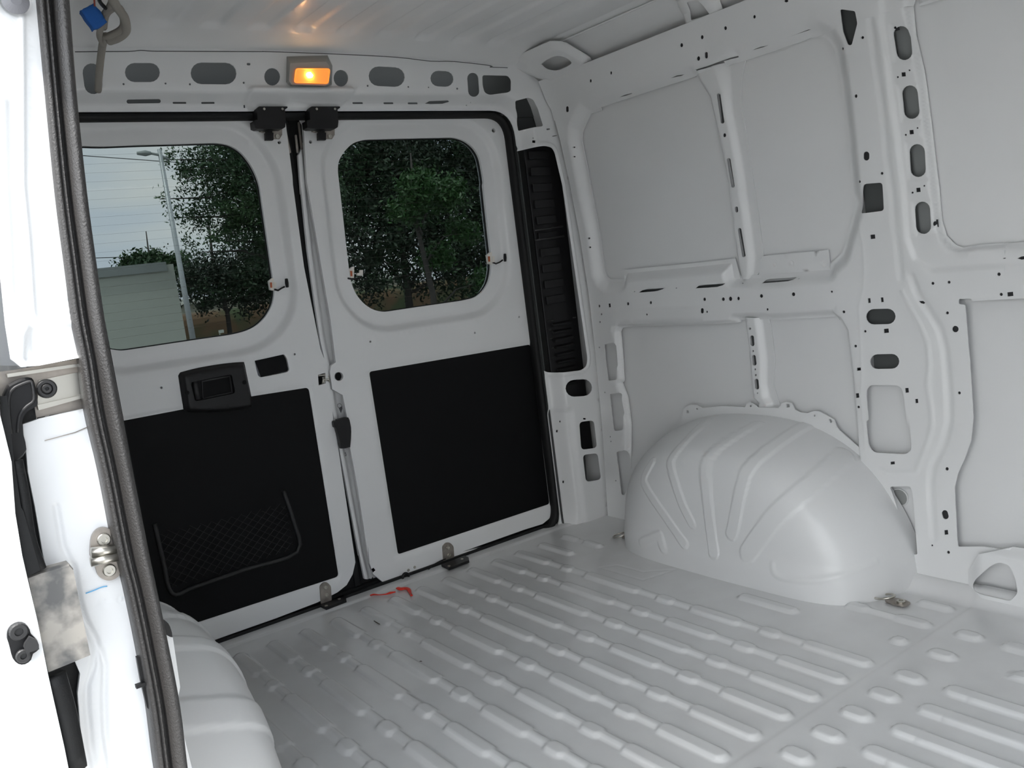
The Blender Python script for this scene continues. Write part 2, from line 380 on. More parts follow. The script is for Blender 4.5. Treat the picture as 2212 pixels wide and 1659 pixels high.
for s_ in (Z('a7', '1205,1360 1290,1345 1307,1362 1322,1540')+Z('b3', '1325,20 1308,160 1240,168 1218,0'), Z('b3', '1252,283 1345,268 1358,290 1380,450 1365,490 1365,580 1345,592 1295,597 1285,575'), Z('b3', '1308,778 1395,757 1410,790 1432,930 1428,1080 1370,1145 1352,1140')):
    H.append(rounded(PWh(s_), .006, 3))
for a in ((1210,268,5,8),(1256,646,5,7),(1261,686,5,7),(1303,1021,5,7)): hole(ell('b3', *a))
_sc = np.array(PW(Z('c4', '2030,118 1965,145 1830,262 1800,312 1825,345 2110,410 2165,350 2150,250 2110,150'), -.01)); _sm = _sc.mean(0)
SHC = [tuple(_sm+(q-_sm)*1.12) for q in _sc]
CUT = [SHC, PA, PB, PC, PD, PE, PF, PAB, PDE]
OR = (1, 0, 0)
# outer skin of the right wall, turning over into the roof side
skz = [(-.1,.98),(0,.98),(.3,1.0),(.6,1.01),(.8,1.01),(1.0,1.0),(1.2,.98),(1.34,.96),(1.42,.945),(1.48,.93),(1.53,.905),(1.57,.865),(1.60,.815),(1.615,.76),(1.62,.71)]
_t = np.array(skz); _len = np.concatenate([[0], np.cumsum(np.hypot(*np.diff(_t, axis=0).T))])
def skin_mesh(sgn, y0, y1, name, m):
    tt = np.linspace(0, _len[-1], 60); ys = np.linspace(y0, y1, 30); zz = np.interp(tt, _len, _t[:, 0]); xx = np.interp(tt, _len, _t[:, 1])
    V = [(sgn*x, y, z) for y in ys for x, z in zip(xx, zz)]; F = []
    n = len(tt)
    for j in range(len(ys)-1):
        for i in range(n-1): q = (j*n+i, j*n+i+1, (j+1)*n+i+1, (j+1)*n+i); F.append(q)
    V2 = [(sgn*(abs(x)+.004), y, z+.003) for x, y, z in V]; k = len(V)
    F += [tuple(k+i for i in f[::-1]) for f in F]
    return link(name, mesh_np(V+V2, F), m)
YF = -2.75
wr = skin_mesh(1, .05, YF, 'wall_right', PAINT); props(wr, kind='structure', label='white painted right side wall of the cargo bay, pressed steel with open panels')
mb = MB()  # near-black sheets behind the wall holes, added to read as shade
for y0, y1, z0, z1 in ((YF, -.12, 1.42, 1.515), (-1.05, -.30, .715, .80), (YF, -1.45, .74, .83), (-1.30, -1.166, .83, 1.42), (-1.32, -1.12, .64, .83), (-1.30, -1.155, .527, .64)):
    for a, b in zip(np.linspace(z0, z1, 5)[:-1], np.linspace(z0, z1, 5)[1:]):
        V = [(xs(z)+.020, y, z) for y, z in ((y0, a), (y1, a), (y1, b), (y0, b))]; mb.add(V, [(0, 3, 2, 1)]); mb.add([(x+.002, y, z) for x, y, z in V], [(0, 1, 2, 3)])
mb.build('hole_shade_sheet', CAV, wr)
mb = MB(); HSHADE = mat('hole_shade', (.025, .026, .028), .7)  # dark patches behind the small holes, painted as their shade
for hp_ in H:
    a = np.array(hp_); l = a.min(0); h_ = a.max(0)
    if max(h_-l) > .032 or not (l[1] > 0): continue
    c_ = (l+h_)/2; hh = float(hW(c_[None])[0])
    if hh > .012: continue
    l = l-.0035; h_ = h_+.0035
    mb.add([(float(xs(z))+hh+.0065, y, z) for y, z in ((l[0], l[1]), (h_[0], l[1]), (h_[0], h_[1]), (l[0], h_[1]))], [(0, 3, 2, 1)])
mb.build('hole_shade_patch', HSHADE, wr)
c_ = PL(Z('b4', '1150,1162')[0], 'x', .992); mb = MB(); mb.disc(c_, (-1, 0, 0), .021, .001, 24); mb.build('hole_disc', mat('hole_disc_shade', (.30, .31, .30), .6), wr)  # grey disc painted in place of the shaded round hole in the skin
mb = MB(); mb.tube([(c_[0], c_[1]+.0225*math.cos(a), c_[2]+.0225*math.sin(a)) for a in np.linspace(0, 6.283, 25)[:-1]], .002, 6, closed=True); mb.build('hole_rim', PAINT, wr)
GREYL = mat('oval_shade_grey', (.24, .25, .25), .6)  # grey patches behind the pillar ovals, shade put into the colour
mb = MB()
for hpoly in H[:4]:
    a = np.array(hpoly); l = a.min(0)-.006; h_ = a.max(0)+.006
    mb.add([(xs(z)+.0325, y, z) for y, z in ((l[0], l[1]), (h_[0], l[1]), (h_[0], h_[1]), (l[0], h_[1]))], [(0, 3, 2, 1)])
mb.build('oval_shade_patch', GREYL, wr)
mb = MB()  # dark strips behind the rib slots, painted in place of shade
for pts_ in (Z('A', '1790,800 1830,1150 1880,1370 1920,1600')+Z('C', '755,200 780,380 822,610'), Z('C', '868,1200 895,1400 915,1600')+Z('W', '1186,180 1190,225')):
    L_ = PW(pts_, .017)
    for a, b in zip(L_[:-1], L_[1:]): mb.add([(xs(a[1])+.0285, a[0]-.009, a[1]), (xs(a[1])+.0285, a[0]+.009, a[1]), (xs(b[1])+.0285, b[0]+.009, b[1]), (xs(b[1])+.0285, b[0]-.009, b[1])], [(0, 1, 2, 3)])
mb.build('rib_shade_strip', CAV, wr)
sheet('roof_rail', PAINT, [(YF, 1.40), (-.09, 1.40), (-.09, 1.528), (YF, 1.528)], H+CUT, S_wall, .03, .006, hW, back=OR, parent=wr)
sheet('rear_pillar', PAINT, [(-.30, 0), (-.095, 0), (-.095, 1.40), (-.30, 1.40)], H+CUT, S_wall, .02, .005, hW, back=OR, parent=wr)
sheet('belt_rail', PAINT, [(-1.06, .62), (-.30, .62), (-.30, .95), (-1.06, .95)], H+CUT, S_wall, .02, .005, hW, back=OR, parent=wr)
sheet('middle_pillar', PAINT, [(-1.50, 0), (-1.06, 0), (-1.06, 1.40), (-1.50, 1.40)], H+CUT, S_wall, .015, .0045, hW, back=OR, parent=wr)
sheet('front_belt_rail', PAINT, [(YF, .15), (-1.50, .15), (-1.50, 1.40), (YF, 1.40)], H+CUT, S_wall, .03, .007, hW, back=OR, parent=wr)

# vertical hat ribs standing on the skin between the panels
def hat(name, pxl, pxr, holes, off, base, wid=.010):
    """left/right edge pixel lists on plane offset 'off'"""
    L = PW(pxl, off); Rr = PW(pxr, base); poly = L+Rr[::-1]
    Lc = np.array(L)
    def hf(P):
        yl = np.interp(P[:, 1], [q[1] for q in sorted(L, key=lambda q: q[1])], [q[0] for q in sorted(L, key=lambda q: q[1])])
        yr = np.interp(P[:, 1], [q[1] for q in sorted(Rr, key=lambda q: q[1])], [q[0] for q in sorted(Rr, key=lambda q: q[1])])
        t = (yl-P[:, 0])/(yl-yr)   # 0 at the left edge, 1 at the right edge
        return (base-off)*(ss((t-.42)/.30))+(base-off)*.6*(1-ss(t/.10))
    def S(P): return np.stack([xs(P[:, 1])+off+hf(P), P[:, 0], P[:, 1]], 1)
    hh = [PW(h, off) for h in holes]
    return sheet(name, PAINT, poly, hh, S, .012, .004, hf, back=OR, parent=wr, gth=.05)
hat('side_rib', Z('A', '1560,620 1700,830 1760,1100 1860,1659')+Z('C', '675,0 745,590 792,805'), Z('A', '2020,480 1985,700 1980,900 2030,1180 2100,1659')+Z('C', '905,0 985,600 940,760 905,800'),
    [cap('B', 601,812,634,1038,16), ell('B', 652,1154,13,17), cap('B', 687,1365,722,1585,16), cap('C', 753,195,755,220,13), cap('C', 780,382,815,598,16), ell('C', 718,-2,14,16)], .017, .0315)
hat('side_rib', Z('C', '813,1128 850,1400 870,1659')+Z('W', '1150,250 1185,290 1190,340'), Z('C', '1035,1135 1050,1200 1085,1490 1072,1659')+Z('W', '1300,160 1340,290 1345,340'),
    [ell('C', 869,1225,9,11), cap('C', 886,1299,890,1357,17), ell('C', 896,1416,7,9), cap('C', 901,1465,908,1522,17), ell('C', 913,1572,7,9), ell('C', 918,1620,7,9), cap('W', 1167,5,1168,18,12), ell('W', 1173,56,5), ell('W', 1177,96,5), cap('W', 1182,135,1186,180,14), ell('W', 1189,219,5)], .017, .0315)
# flange strips with round dimples welded on the skin above the belt
for q, dots in ((Z('a7', '1378,722 2212,640')+Z('C', '745,625 790,800')+Z('a7', '1378,875'), [('a7',1418,795),('a7',1620,775),('a7',1937,772),('C',702,742)]),
                (Z('C', '980,605 1540,553 1556,720 945,768 948,640 975,620'), [('C',1083,677),('C',1224,667),('C',1508,671)])):
    dd = [np.mean(PW(ell(k, x, y, 5), .028), 0) for k, x, y in dots]
    def hf(P, dd=dd):
        h = np.zeros(len(P))
        for c in dd: r = np.linalg.norm(P-c, axis=1); h += .0012*np.exp(-((r-.0065)/.0018)**2)
        return h
    sheet('belt_flange', PAINT, PW(q, .0245), [], lambda P, hf=hf: np.stack([xs(P[:, 1])+.0245+hf(P), P[:, 0], P[:, 1]], 1), .02, .0022, hf, back=OR, parent=wr)
# sill box below the front panels, with the three-cornered hole
def PWs(poly): return PW(poly, -.027)
SH = [rounded(PWs(Z('c4', '2030,118 1965,145 1830,262 1800,312 1825,345 2110,410 2165,350 2150,250 2110,150')), .008, 4)]
SIL = [(-1.395, .0), (-1.395, .07), (-1.43, .125), (-1.50, .15), (-1.62, .155), (YF, .155), (YF, 0)]
def hS(P):
    h = .022*(1-ss((.155-P[:, 1])/.030))+.022*(1-ss((-1.39-P[:, 0])/.05)); h = np.minimum(h, .023); return h
sheet('sill', PAINT, SIL, SH, lambda P: np.stack([xs(P[:, 1])-.027+hS(P), P[:, 0], P[:, 1]], 1), .015, .005, hS, back=OR, parent=wr)

# gusset between header and roof rail
def plane3(a, b, c):
    a, b, c = map(np.array, (a, b, c)); n = np.cross(b-a, c-a); return a, n/np.linalg.norm(n)
def PP(poly, pl):
    o = []
    for p in poly:
        d = ray(p); t = ((pl[0]-CAM)@pl[1])/(d@pl[1]); o.append(CAM+d*t)
    return o
def flat_sheet(name, m, pl, poly, cuts, thick=.002, bulge=None, parent=None, r=3, sp=.02):
    u = np.cross(pl[1], [0, 0, 1.0]); u /= np.linalg.norm(u); v = np.cross(pl[1], u)
    to = lambda L: [((q-pl[0])@u, (q-pl[0])@v) for q in PP(L, pl)]
    n = pl[1] if (pl[1]@(CAM-pl[0])) < 0 else -pl[1]
    O = to(poly)
    def S(P):
        V = pl[0]+P[:, :1]*u+P[:, 1:]*v
        return V if bulge is None else V+bulge(P, O)[:, None]*n
    return sheet(name, m, O, [to(c) for c in cuts], S, sp, .005, None if bulge is None else (lambda P: bulge(P, O)), back=tuple(n), thick=thick, parent=parent)
gp = plane3((.748, -.125, 1.590), (.868, -.33, 1.527), (.90, -.10, 1.495))
flat_sheet('corner_gusset', PAINT, gp, Z('A', '30,512 340,374 430,378 480,392 560,440 683,515 722,600 760,700 360,760 310,710 240,690 100,640 30,600 75,550'),
           [spline(Z('A', '272,550 320,510 390,480 470,487 525,525 522,550 470,580 400,604 320,590 272,550'), 4)], parent=wr,
           bulge=lambda P, O: .010*(1-ss(-sdf(P, O)/.035)))

# ---------------- rear wall : header and corner pillars
OPEN = rounded([(-.785, -.03), (.785, -.03), (.785, 1.446), (-.785, 1.446)], .09, 8)
RAISE = [tuple(PL(p, 'y', -.085)[[0, 2]]) for p in rounded(Z('a2', '150,830 160,750 1040,755 1010,840 960,905 230,905'), 8)]
VENT = Z('a3', '480,1320 505,1278 560,1262 700,1243 760,1258 785,1300')+Z('a7', '850,0 1064,1480 1055,1545 1010,1580 810,1603 765,1585 733,1530 505,0')
def PY_(poly, y=-.085): return [tuple(PL(p, 'y', y)[[0, 2]]) for p in poly]
VENTW = rounded(PY_(VENT), .012, 4)
PBOX = PY_(rounded(Z('b3', '745,395 900,480 940,490 960,1130 840,1140'), 6))
def hR(P):
    s = sdf(P, OPEN); h = .052*(1-ss((s-.012)/.034))
    h -= .016*(1-ss((sdf(P, RAISE)+.004)/.012))
    h -= .006*np.exp(-((sdf(P, VENTW)-.008)/.004)**2)
    h += .012*(1-ss((P[:, 1]-.40)/.03))*(1-ss((P[:, 0]-.83)/.03))*(P[:, 0] > 0)
    h += 0
    return h
def PR(poly):
    o = []
    for p in poly:
        y = -.07
        for _ in range(18):
            t = PL(p, 'y', y); y = .5*y+.5*(-.085+float(hR(np.array([[t[0], t[2]]]))[0]))
        o.append((t[0], t[2]))
    return o
HR = [PR(q) for q in (cap('a1',783,617,798,725,78), cap('a1',1148,618,1282,618,82), cap('a1',1720,625,1925,627,93), cap('a1',2116,547,2127,547,11), ell('a1',1055,717,10), ell('a1',1413,712,9), ell('a1',1621,719,9), ell('a1',2080,706,9),
     ell('a2',348,655,68,75,20), ell('a2',934,667,62,72,20), cap('a2',1255,650,1395,657,84), cap('a2',1765,670,1828,673,67), cap('a2',2060,668,2068,778,48), ell('a2',1163,732,9), ell('a2',1510,741,8), ell('a2',1682,745,6), ell('a2',1927,756,9),
     rounded(Z('a3','165,640 385,645 412,680 410,775 380,790 225,810 185,790 168,730'),6), cap('a1',1098,866,1355,862,18), cap('a1',1482,877,1582,877,9), cap('a1',1726,878,1824,877,9), rc('a1',2085,908,14,26),
     cap('a2',1040,879,1115,879,8), cap('a2',1305,880,1375,880,8), cap('a2',1512,881,1582,881,8), Z('a2','1650,884 1690,862 1850,856 1860,868 1800,885 1700,888'),
     rounded(Z('a3','445,862 560,832 600,850 640,930 685,1076 470,1118 462,980'),4), cap('a3',720,1103,736,1101,7), Z('a3','763,1160 803,1152 804,1158 764,1166'), rc('a3',606,1208,28,22,-.1), rc('a3',600,1178,14,5,-.1), rc('a3',438,1226,20,9,-.1),
     cap('b3',948,232,1030,227,72), rc('b3',1038,493,24,13,-.1), rounded(Z('b3','992,520 1118,505 1145,740 1010,758'),9), rounded(Z('b3','1022,800 1150,785 1180,1010 1050,1032'),9), ell('b3',829,516,7,9), rc('b3',803,598,16,20,-.1), rc('b3',857,1031,15,20,-.1), ell('a3',30,898,5), ell('a3',68,874,4))]
RO = [(-.98, 0), (.96, 0), (.975, .3), (.985, .6), (.985, .8), (.97, 1.1), (.94, 1.33), (.915, 1.5)]+[(x, 1.602-.018*(x/.75)**2) for x in (.80, .6, .4, .2, 0, -.2, -.4, -.6, -.8)]+[(-.93, 1.5), (-.98, 1.2)]
S_rear = lambda P: np.stack([P[:, 0], -.085+hR(P), P[:, 1]], 1)
we = sheet('wall_rear', PAINT, RO, HR+[VENTW, OPEN], S_rear, .02, .005, hR, back=(0, 1, 0)); props(we, kind='structure', label='white rear door surround with header beam and perforated corner pillars')
# cavity skins behind the header and the pillars, and the roof end
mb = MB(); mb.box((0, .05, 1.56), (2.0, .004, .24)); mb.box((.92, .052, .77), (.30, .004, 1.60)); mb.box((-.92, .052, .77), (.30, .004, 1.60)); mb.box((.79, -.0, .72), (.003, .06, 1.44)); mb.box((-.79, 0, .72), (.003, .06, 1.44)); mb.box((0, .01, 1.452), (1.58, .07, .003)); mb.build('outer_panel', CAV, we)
mb = MB(); mb.box((.885, -.036, .80), (.15, .008, 1.12), bev=.003)
# louvres of the extractor vent
for k in range(9): mb.box((.876, -.048, .50+.043*k*.62), (.085, .014, .010), Matrix.Rotation(.5, 3, 'X'), bev=.002)
for k in range(10): mb.box((.865, -.045, .80+.055*k), (.085, .008, .028), bev=.002)
mb.build('vent_duct', PLAS, we, 'black plastic vent duct with louvres')
mb = MB()
for (k, x, y, w) in (('a7',735,368,235),('a7',740,452,245)):
    a = PL(Z(k, f'{x-w/2},{y+18}')[0], 'y', -.063); b = PL(Z(k, f'{x+w/2},{y-18}')[0], 'y', -.063); mb.tube([a, b], .0035, 8)
for (x, y, w) in ((748,1157,50),(952,1129,26),(742,1234,18),(753,1311,16),(764,1389,16),(774,1466,14)):
    a = PL(Z('a7', f'{x-w/2},{y+3}')[0], 'y', -.066); b = PL(Z('a7', f'{x+w/2},{y-3}')[0], 'y', -.066); mb.tube([a, b], .0022, 8)
mb.build('vent_rib', PLASG, we)
# dark crack line between roof panel and header
mb = MB(); mb.tube([PL(p, 'y', -.100) for p in spline(Z('a1', '640,442 800,440 1100,438 1200,430 1300,436 1500,437 2212,440')+Z('a2', '300,440 900,462 1400,488 1700,522 1900,525 2212,560')+Z('a3', '230,572 380,578'), 3)], .0011, 6); mb.build('seam', CAV, we)

# ---------------- roof
def hC(P):
    h = np.zeros(len(P))
    for k in range(-5, 6):
        c = k*.125; h += .007*(1-ss((abs(P[:, 0]-c)-.018)/.016))*ss((-P[:, 1]-.17)/.03)
    h += .018*ss((-.20-P[:, 1])/-.06)*0
    return -h
def zc(P): return 1.630-.018*(P[:, 0]/.75)**2-.022*ss((P[:, 1]+.22)/.10)-.010*ss((P[:, 1]+.118)/.03)
S_roof = lambda P: np.stack([P[:, 0], P[:, 1], zc(P)-hC(P)*-1*-1], 1)
ce = sheet('ceiling', PAINT, [(-.80, YF), (.80, YF), (.80, -.085), (-.80, -.085)], [], S_roof, .05, .008, hC, back=(0, 0, 1), thick=.003); props(ce, kind='structure', label='white ribbed steel roof panel')
skl = skin_mesh(-1, .0, -1.42, 'wall_left', PAINT); props(skl, kind='structure', label='white left side wall and door jamb of the cargo bay')
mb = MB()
mb.box((-.90, -2.1, 1.46), (.10, 1.4, .28)); mb.box((-.80, -1.42, 1.636), (.24, 2.75, .004))  # first box: unseen header, added to keep sun off the floor
mb.box((0, .0, 1.63), (1.7, .16, .004)); mb.build('roof_side_and_added_header', CAV, ce)
# roof bow reaching down to the rail
def bow_pt(t, y):
    X = np.interp(t, [0, .18, .32, .45, .60, 1], [.872, .862, .838, .80, .74, .50]); Zz = np.interp(t, [0, .18, .32, .45, .60, 1], [1.515, 1.552, 1.584, 1.598, 1.602, 1.606])
    return np.stack([X, y, Zz], 1)
def S_bow(P):
    e = .012*(1-ss(np.minimum(P[:, 1]+.865, -.735-P[:, 1])/.014)); V = bow_pt(P[:, 0], P[:, 1]); V[:, 0] += e*np.interp(P[:, 0], [0, .5], [1, 0]); V[:, 2] += e*np.interp(P[:, 0], [0, .5], [.3, 1]); return V
sheet('roof_bow', PAINT, [(0, -.865), (1, -.865), (1, -.735), (0, -.735)], [rounded([(.06, -.83), (.26, -.81), (.28, -.775), (.07, -.765)], .012), rounded([(.44, -.80), (.66, -.80), (.66, -.78), (.44, -.78)], .009)], S_bow, .025, .008, lambda P: .012*(1-ss(np.minimum(P[:, 1]+.865, -.735-P[:, 1])/.014)), back=(.4, 0, 1), parent=ce)
# ridge seam and round weld tab along the roof edge
mb = MB(); mb.tube([(.80, y, 1.6-.002) for y in np.linspace(-.14, YF, 12)], .003, 6); mb.build('edge_seam', PAINT, ce)

# closing wall added out of view to block light from the front
wf = MB().box((0, YF-.01, .8), (1.96, .02, 1.64)).build('front_light_block', PAINT); props(wf, kind='structure', label='white closing wall, added unseen to block light from the front')
# ---------------- floor
RX = [(.0945*k+.0185+.0005) for k in range(-6, 6)]   # rib centre lines
PADS = [(-.131,-.305),(-.366,-.418),(-.477,-.705),(-.770,-.835),(-.893,-1.057),(-1.111,-1.172),(-1.233,-1.403)]
xr = []
FE = []  # (x, y0, y1, halfwidth)
for c in RX:
    if abs(c) > .62: continue
    for a, b in PADS: FE.append((c+.014, a, b, .0175))
    FE.append((c+.016, -.15, -1.38, .0100))
    FE.append((c+.008, -1.462, -1.522, .019)); FE.append((c+.008, -1.566, -2.6, .019))
for c in (.745, -.745):
    FE += [(c, -1.464, -1.520, .018), (c, -1.564, -2.6, .018)]
for s in (1, -1):
    FE += [(s*.638, -.943, -1.12, .016), (s*.640, -1.371, -1.404, .017), (s*.628, -1.464, -1.521, .018), (s*.632, -1.633, -2.6, .018), (s*.748, -1.19, -1.25, .016), (s*.748, -1.19, -1.39, .0085), (s*.748, -1.318, -1.401, .016), (s*.856, -1.315, -1.398, .014),
           (s*.60, -.135, -.305, .015), (s*.70, -.135, -.215, .013), (s*.70, -.245, -.33, .013), (s*.70, -.14, -.33, .007)]
TRI = [tuple(PL(p, 'z', 0)[:2]) for p in Z('c3', '1020,158 1155,140 1345,192 1400,185 1590,172 1345,252 1180,205')]
def floor_h(P):
    x, y = P[:, 0], P[:, 1]; h = np.zeros(len(P))
    for c, y0, y1, w in FE:
        n = (abs(x-c) < w+.008)
        if not n.any(): continue
        xx = x[n]-c; yy = y[n]; ym = np.clip(yy, min(y0, y1)+w, max(y0, y1)-w) if abs(y1-y0) > 2*w else np.full(len(yy), (y0+y1)/2)
        d = np.hypot(xx, yy-ym)-w; h[n] = np.maximum(h[n], (.0085 if w > .0105 else .0070)*(1-ss((d+.0040)/.0075)))
    s = -.056-.02*np.exp(-((x-.2)/.25)**2)*0
    h += .004*ss((y-s)/.006); h += .0025*(1-ss((y+1.425)/.008))
    h -= .002*(1-ss(abs(sdf(P, TRI))/.004))
    h += .035*ss((abs(x)-.895)/.05)*(y < -1.2)
    return h
def grid_floor():
    gx = np.concatenate([np.arange(-.96, -.62, .008), np.arange(-.62, .62, .0042), np.arange(.62, .9605, .0052)]); gy = np.concatenate([np.arange(.03, -1.62, -.0055), np.arange(-1.62, -2.75, -.012)])
    X, Y = np.meshgrid(gx, gy); P = np.stack([X.ravel(), Y.ravel()], 1); h = floor_h(P)
    V = np.column_stack([P, h]); nx, ny = len(gx), len(gy); i = np.arange((ny-1)*nx).reshape(ny-1, nx)[:, :-1].ravel()
    F = np.stack([i, i+nx, i+nx+1, i+1], 1)
    me = bpy.data.meshes.new('floor'); me.vertices.add(len(V)); me.vertices.foreach_set('co', V.ravel()); me.loops.add(F.size); me.loops.foreach_set('vertex_index', F.ravel().astype(np.int32))
    me.polygons.add(len(F)); me.polygons.foreach_set('loop_start', np.arange(0, F.size, 4, dtype=np.int32)); me.polygons.foreach_set('use_smooth', np.ones(len(F), bool)); me.update(calc_edges=True); me.validate()
    return link('floor', me, FLOORP)
fl = grid_floor(); props(fl, kind='structure', label='white painted steel floor with raised anti-slip ribs')
mb = MB(); mb.box((0, -1.36, -.03), (1.92, 2.78, .04)); mb.build('floor_underside', CAV, fl)

# ---------------- wheel arches
def arch(sgn, name, label):
    NT, NS = 230, 230
    prof = np.array([(0,1,1),(.05,.985,.99),(.12,.95,.955),(.18,.895,.905),(.222,.825,.845),(.248,.735,.765),(.264,.61,.655),(.271,.45,.50),(.274,.20,.25),(.275,0,0)])
    u = np.linspace(0, 1, len(prof)); t = np.linspace(0, 1, NT)
    sp = lambda col: np.array(spline([(a, b) for a, b in zip(u, prof[:, col])], 14))
    D, KA, KB = [np.interp(t, sp(c)[:, 0], sp(c)[:, 1]) for c in range(3)]
    th = np.linspace(0, math.pi, NS)
    def pw(v, e): return np.sign(v)*np.abs(v)**e
    V = []
    for i in range(NT):
        yc = -.775-.03*min(1, t[i]*1.3); e = 2/(2.35-.28*np.cos(th))
        V.append(np.stack([.982-D[i]+0*th, yc-.49*KA[i]*pw(np.cos(th), e), .412*KB[i]*pw(np.sin(th), e)], 1))
    V = np.array(V)
    V[:, :, 0] -= .012*ss((.10-V[:, :, 2])/.05)*(t[:, None] > .3)*ss((t[:, None]-.3)/.2)*.8
    return V, NT, NS
AV, NT, NS = arch(1, '', '')
AV0 = AV.reshape(-1, 3); AF = [(i*NS+j, i*NS+j+1, (i+1)*NS+j+1, (i+1)*NS+j) for i in range(NT-1) for j in range(NS-1)]
tree = BVHTree.FromPolygons([tuple(v) for v in AV0], AF)
def onarch(pts):
    o = []
    for p in pts:
        d = ray(p); hit = tree.ray_cast(Vector(CAM), Vector(d).normalized())
        if hit[0] is not None: o.append(np.array(hit[0]))
    return np.array(o)
def d3(P, L):
    d = np.full(len(P), 1e9)
    for a, b in zip(L[:-1], L[1:]):
        ab = b-a; t = np.clip(((P-a)@ab)/(ab@ab+1e-12), 0, 1); d = np.minimum(d, np.linalg.norm(P-(a+t[:, None]*ab), axis=1))
    return d
nrm = np.zeros_like(AV0); A4 = np.array(AF); fn = np.cross(AV0[A4[:, 2]]-AV0[A4[:, 0]], AV0[A4[:, 3]]-AV0[A4[:, 1]])
for k in range(4): np.add.at(nrm, A4[:, k], fn)
nrm /= (np.linalg.norm(nrm, axis=1)[:, None]+1e-12)
if (nrm[:, 0]*1).mean() > 0: nrm = -nrm
dsp = np.zeros(len(AV0))
for s_, w in (('470,690 415,800 445,890 560,1060 690,1245', .0125), ('835,410 745,500 620,640 600,730 670,960 740,1105', .0125), ('1180,430 1010,530 870,640 832,750 862,1080 893,1310', .0155), ('1560,420 1400,505 1150,705 1080,860 1025,1130 1012,1180', .0165), ('1780,640 1560,840 1330,1040 1200,1200 1125,1310', .024)):
    L = onarch(spline(Z('W', s_), 5))
    if len(L) > 1: d = d3(AV0, L); dsp = np.maximum(dsp, .0034*(1-ss((d-w)/.0045)))
L = onarch(spline(Z('W', '1292,1385 1300,1440 1350,1480 1500,1498 1700,1480 1870,1425 2000,1370'), 5)); dsp += .003*(1-ss(d3(AV0, L)/.012))
L = onarch(Z('W', '400,1240 520,1190 545,1280')); dsp = np.maximum(dsp, .003*(1-ss((d3(AV0, L)-.01)/.008)))
AVD = AV0+nrm*dsp[:, None]
FLO = PW(Z('W', '530,575 512,510 555,478 610,462 655,400 675,325 720,302 765,302 800,325 930,310 1090,318 1105,292 1130,284 1152,296 1180,320 1320,323 1345,290 1375,282 1410,292 1430,335 1470,355 1520,360 1560,345 1600,348 1700,405 1712,450 1735,480 1870,600 1960,700 2030,800 2090,900'), 0)+[(-1.27, .0), (-1.18, .0)]
FLI = [(-.775-.49*.97*math.copysign(abs(math.cos(a))**(2/(2.35-.28*math.cos(a))), math.cos(a)), .412*.96*math.sin(a)**(2/(2.35-.28*math.cos(a)))) for a in np.linspace(math.pi*.985, .22*math.pi, 30)]
FLP = FLO+FLI
FH = [PW(rc('W', 1385,308,22,24), 0), PW(ell('W', 1130,311,7), 0), PW(ell('W', 763,330,6), 0), PW(ell('W', 1566,376,7), 0), PW(Z('W', '1660,405 1675,398 1688,418 1673,430'), 0), PW(rc('W', 698,350,16,18), 0), PW(rc('W', 556,505,12,18), 0)]
def build_arch(sgn, label):
    root = thing('wheel_arch', (sgn*.85, -.78, 0), label, 'wheel arch', 'wheel arches')
    V = AVD.copy()
    if sgn < 0: V[:, 0] = .982-(.982-V[:, 0])*1.22; V[:, 2] *= 1.09
    V[:, 0] *= sgn; F = AF if sgn > 0 else [f[::-1] for f in AF]
    me = mesh_np(V, F); link('arch_shell', me, PAINT, root)
    if sgn > 0: sheet('arch_flange', PAINT, FLP, FH, lambda P: np.stack([.978+0*P[:, 0], P[:, 0], P[:, 1]], 1), .03, .01, None, back=OR, parent=root, thick=.003)
    return root
build_arch(1, 'white pressed steel wheel arch against the right wall, with fan shaped ribs')
build_arch(-1, 'white wheel arch seen edge-on beside the side door pillar, bottom left')

# ================================================================ REAR DOORS
def D0(poly, y=0.0): return [tuple(PL(p, 'y', y)[[0, 2]]) for p in poly]
W2 = D0(Z('a2', '907,1460 912,1380 955,1300 1030,1222 1130,1190 1500,1180 1900,1172 1990,1198 2068,1258 2118,1340 2143,1470 2155,1560')+Z('a7', '175,0 210,330 240,600 243,720 225,820 178,900 110,958 0,985')+Z('a6', '1600,1038 1300,1083 1210,1066 1130,1014 1060,930 1020,830 995,660 950,250'), .022)
_w1r = D0(Z('a1', '1850,1218 1960,1236 2050,1290 2130,1385 2185,1490')+Z('a6', '240,0 300,420 350,770 370,920 348,1030 290,1130 205,1208 110,1250 0,1276')+Z('a5', '1600,1330'), .022)
W1 = _w1r+D0(Z('a5', '1300,1375 1050,1412 990,1408'), .022)+[(-.615, .868), (-.648, .90), (-.665, .96), (-.667, 1.25), (-.65, 1.32), (-.615, 1.362), (-.57, 1.375)]+D0(Z('a1', '850,1250 1150,1237 1500,1228'), .022)
W1 = rounded(W1, .05, 4); W2 = rounded(W2, .05, 4)
T2 = rounded(D0(Z('p', '798.5,803 1147,744 1189,1089 861,1198.5')), .010, 4)
_t1 = D0(Z('p', '668,837 733,1246 430,1343'))
T1 = rounded([(-.715, _t1[2][1]), (-.715, D0([(268, 910)])[0][1]+.002)]+[tuple(q) for q in D0(Z('p', '540,857'))]+[_t1[0], _t1[1]], .012, 4)
LH = rounded(D0(Z('a6', '198,1498 452,1442 478,1482 497,1575 480,1597 255,1640 228,1625')), .004, 3)
DO1 = [(-.775, .012)]+D0(Z('c2', '0,655 340,535 640,420 790,345 860,290 905,210 925,120'))+D0(Z('b2', '1050,1659 910,740 870,500 840,250 800,0')+Z('a6', '760,1400 620,700 525,0')+Z('a2', '520,1500 470,1110 462,1030'))+[(.005, 1.435), (-.70, 1.435), (-.755, 1.42), (-.775, 1.37)]
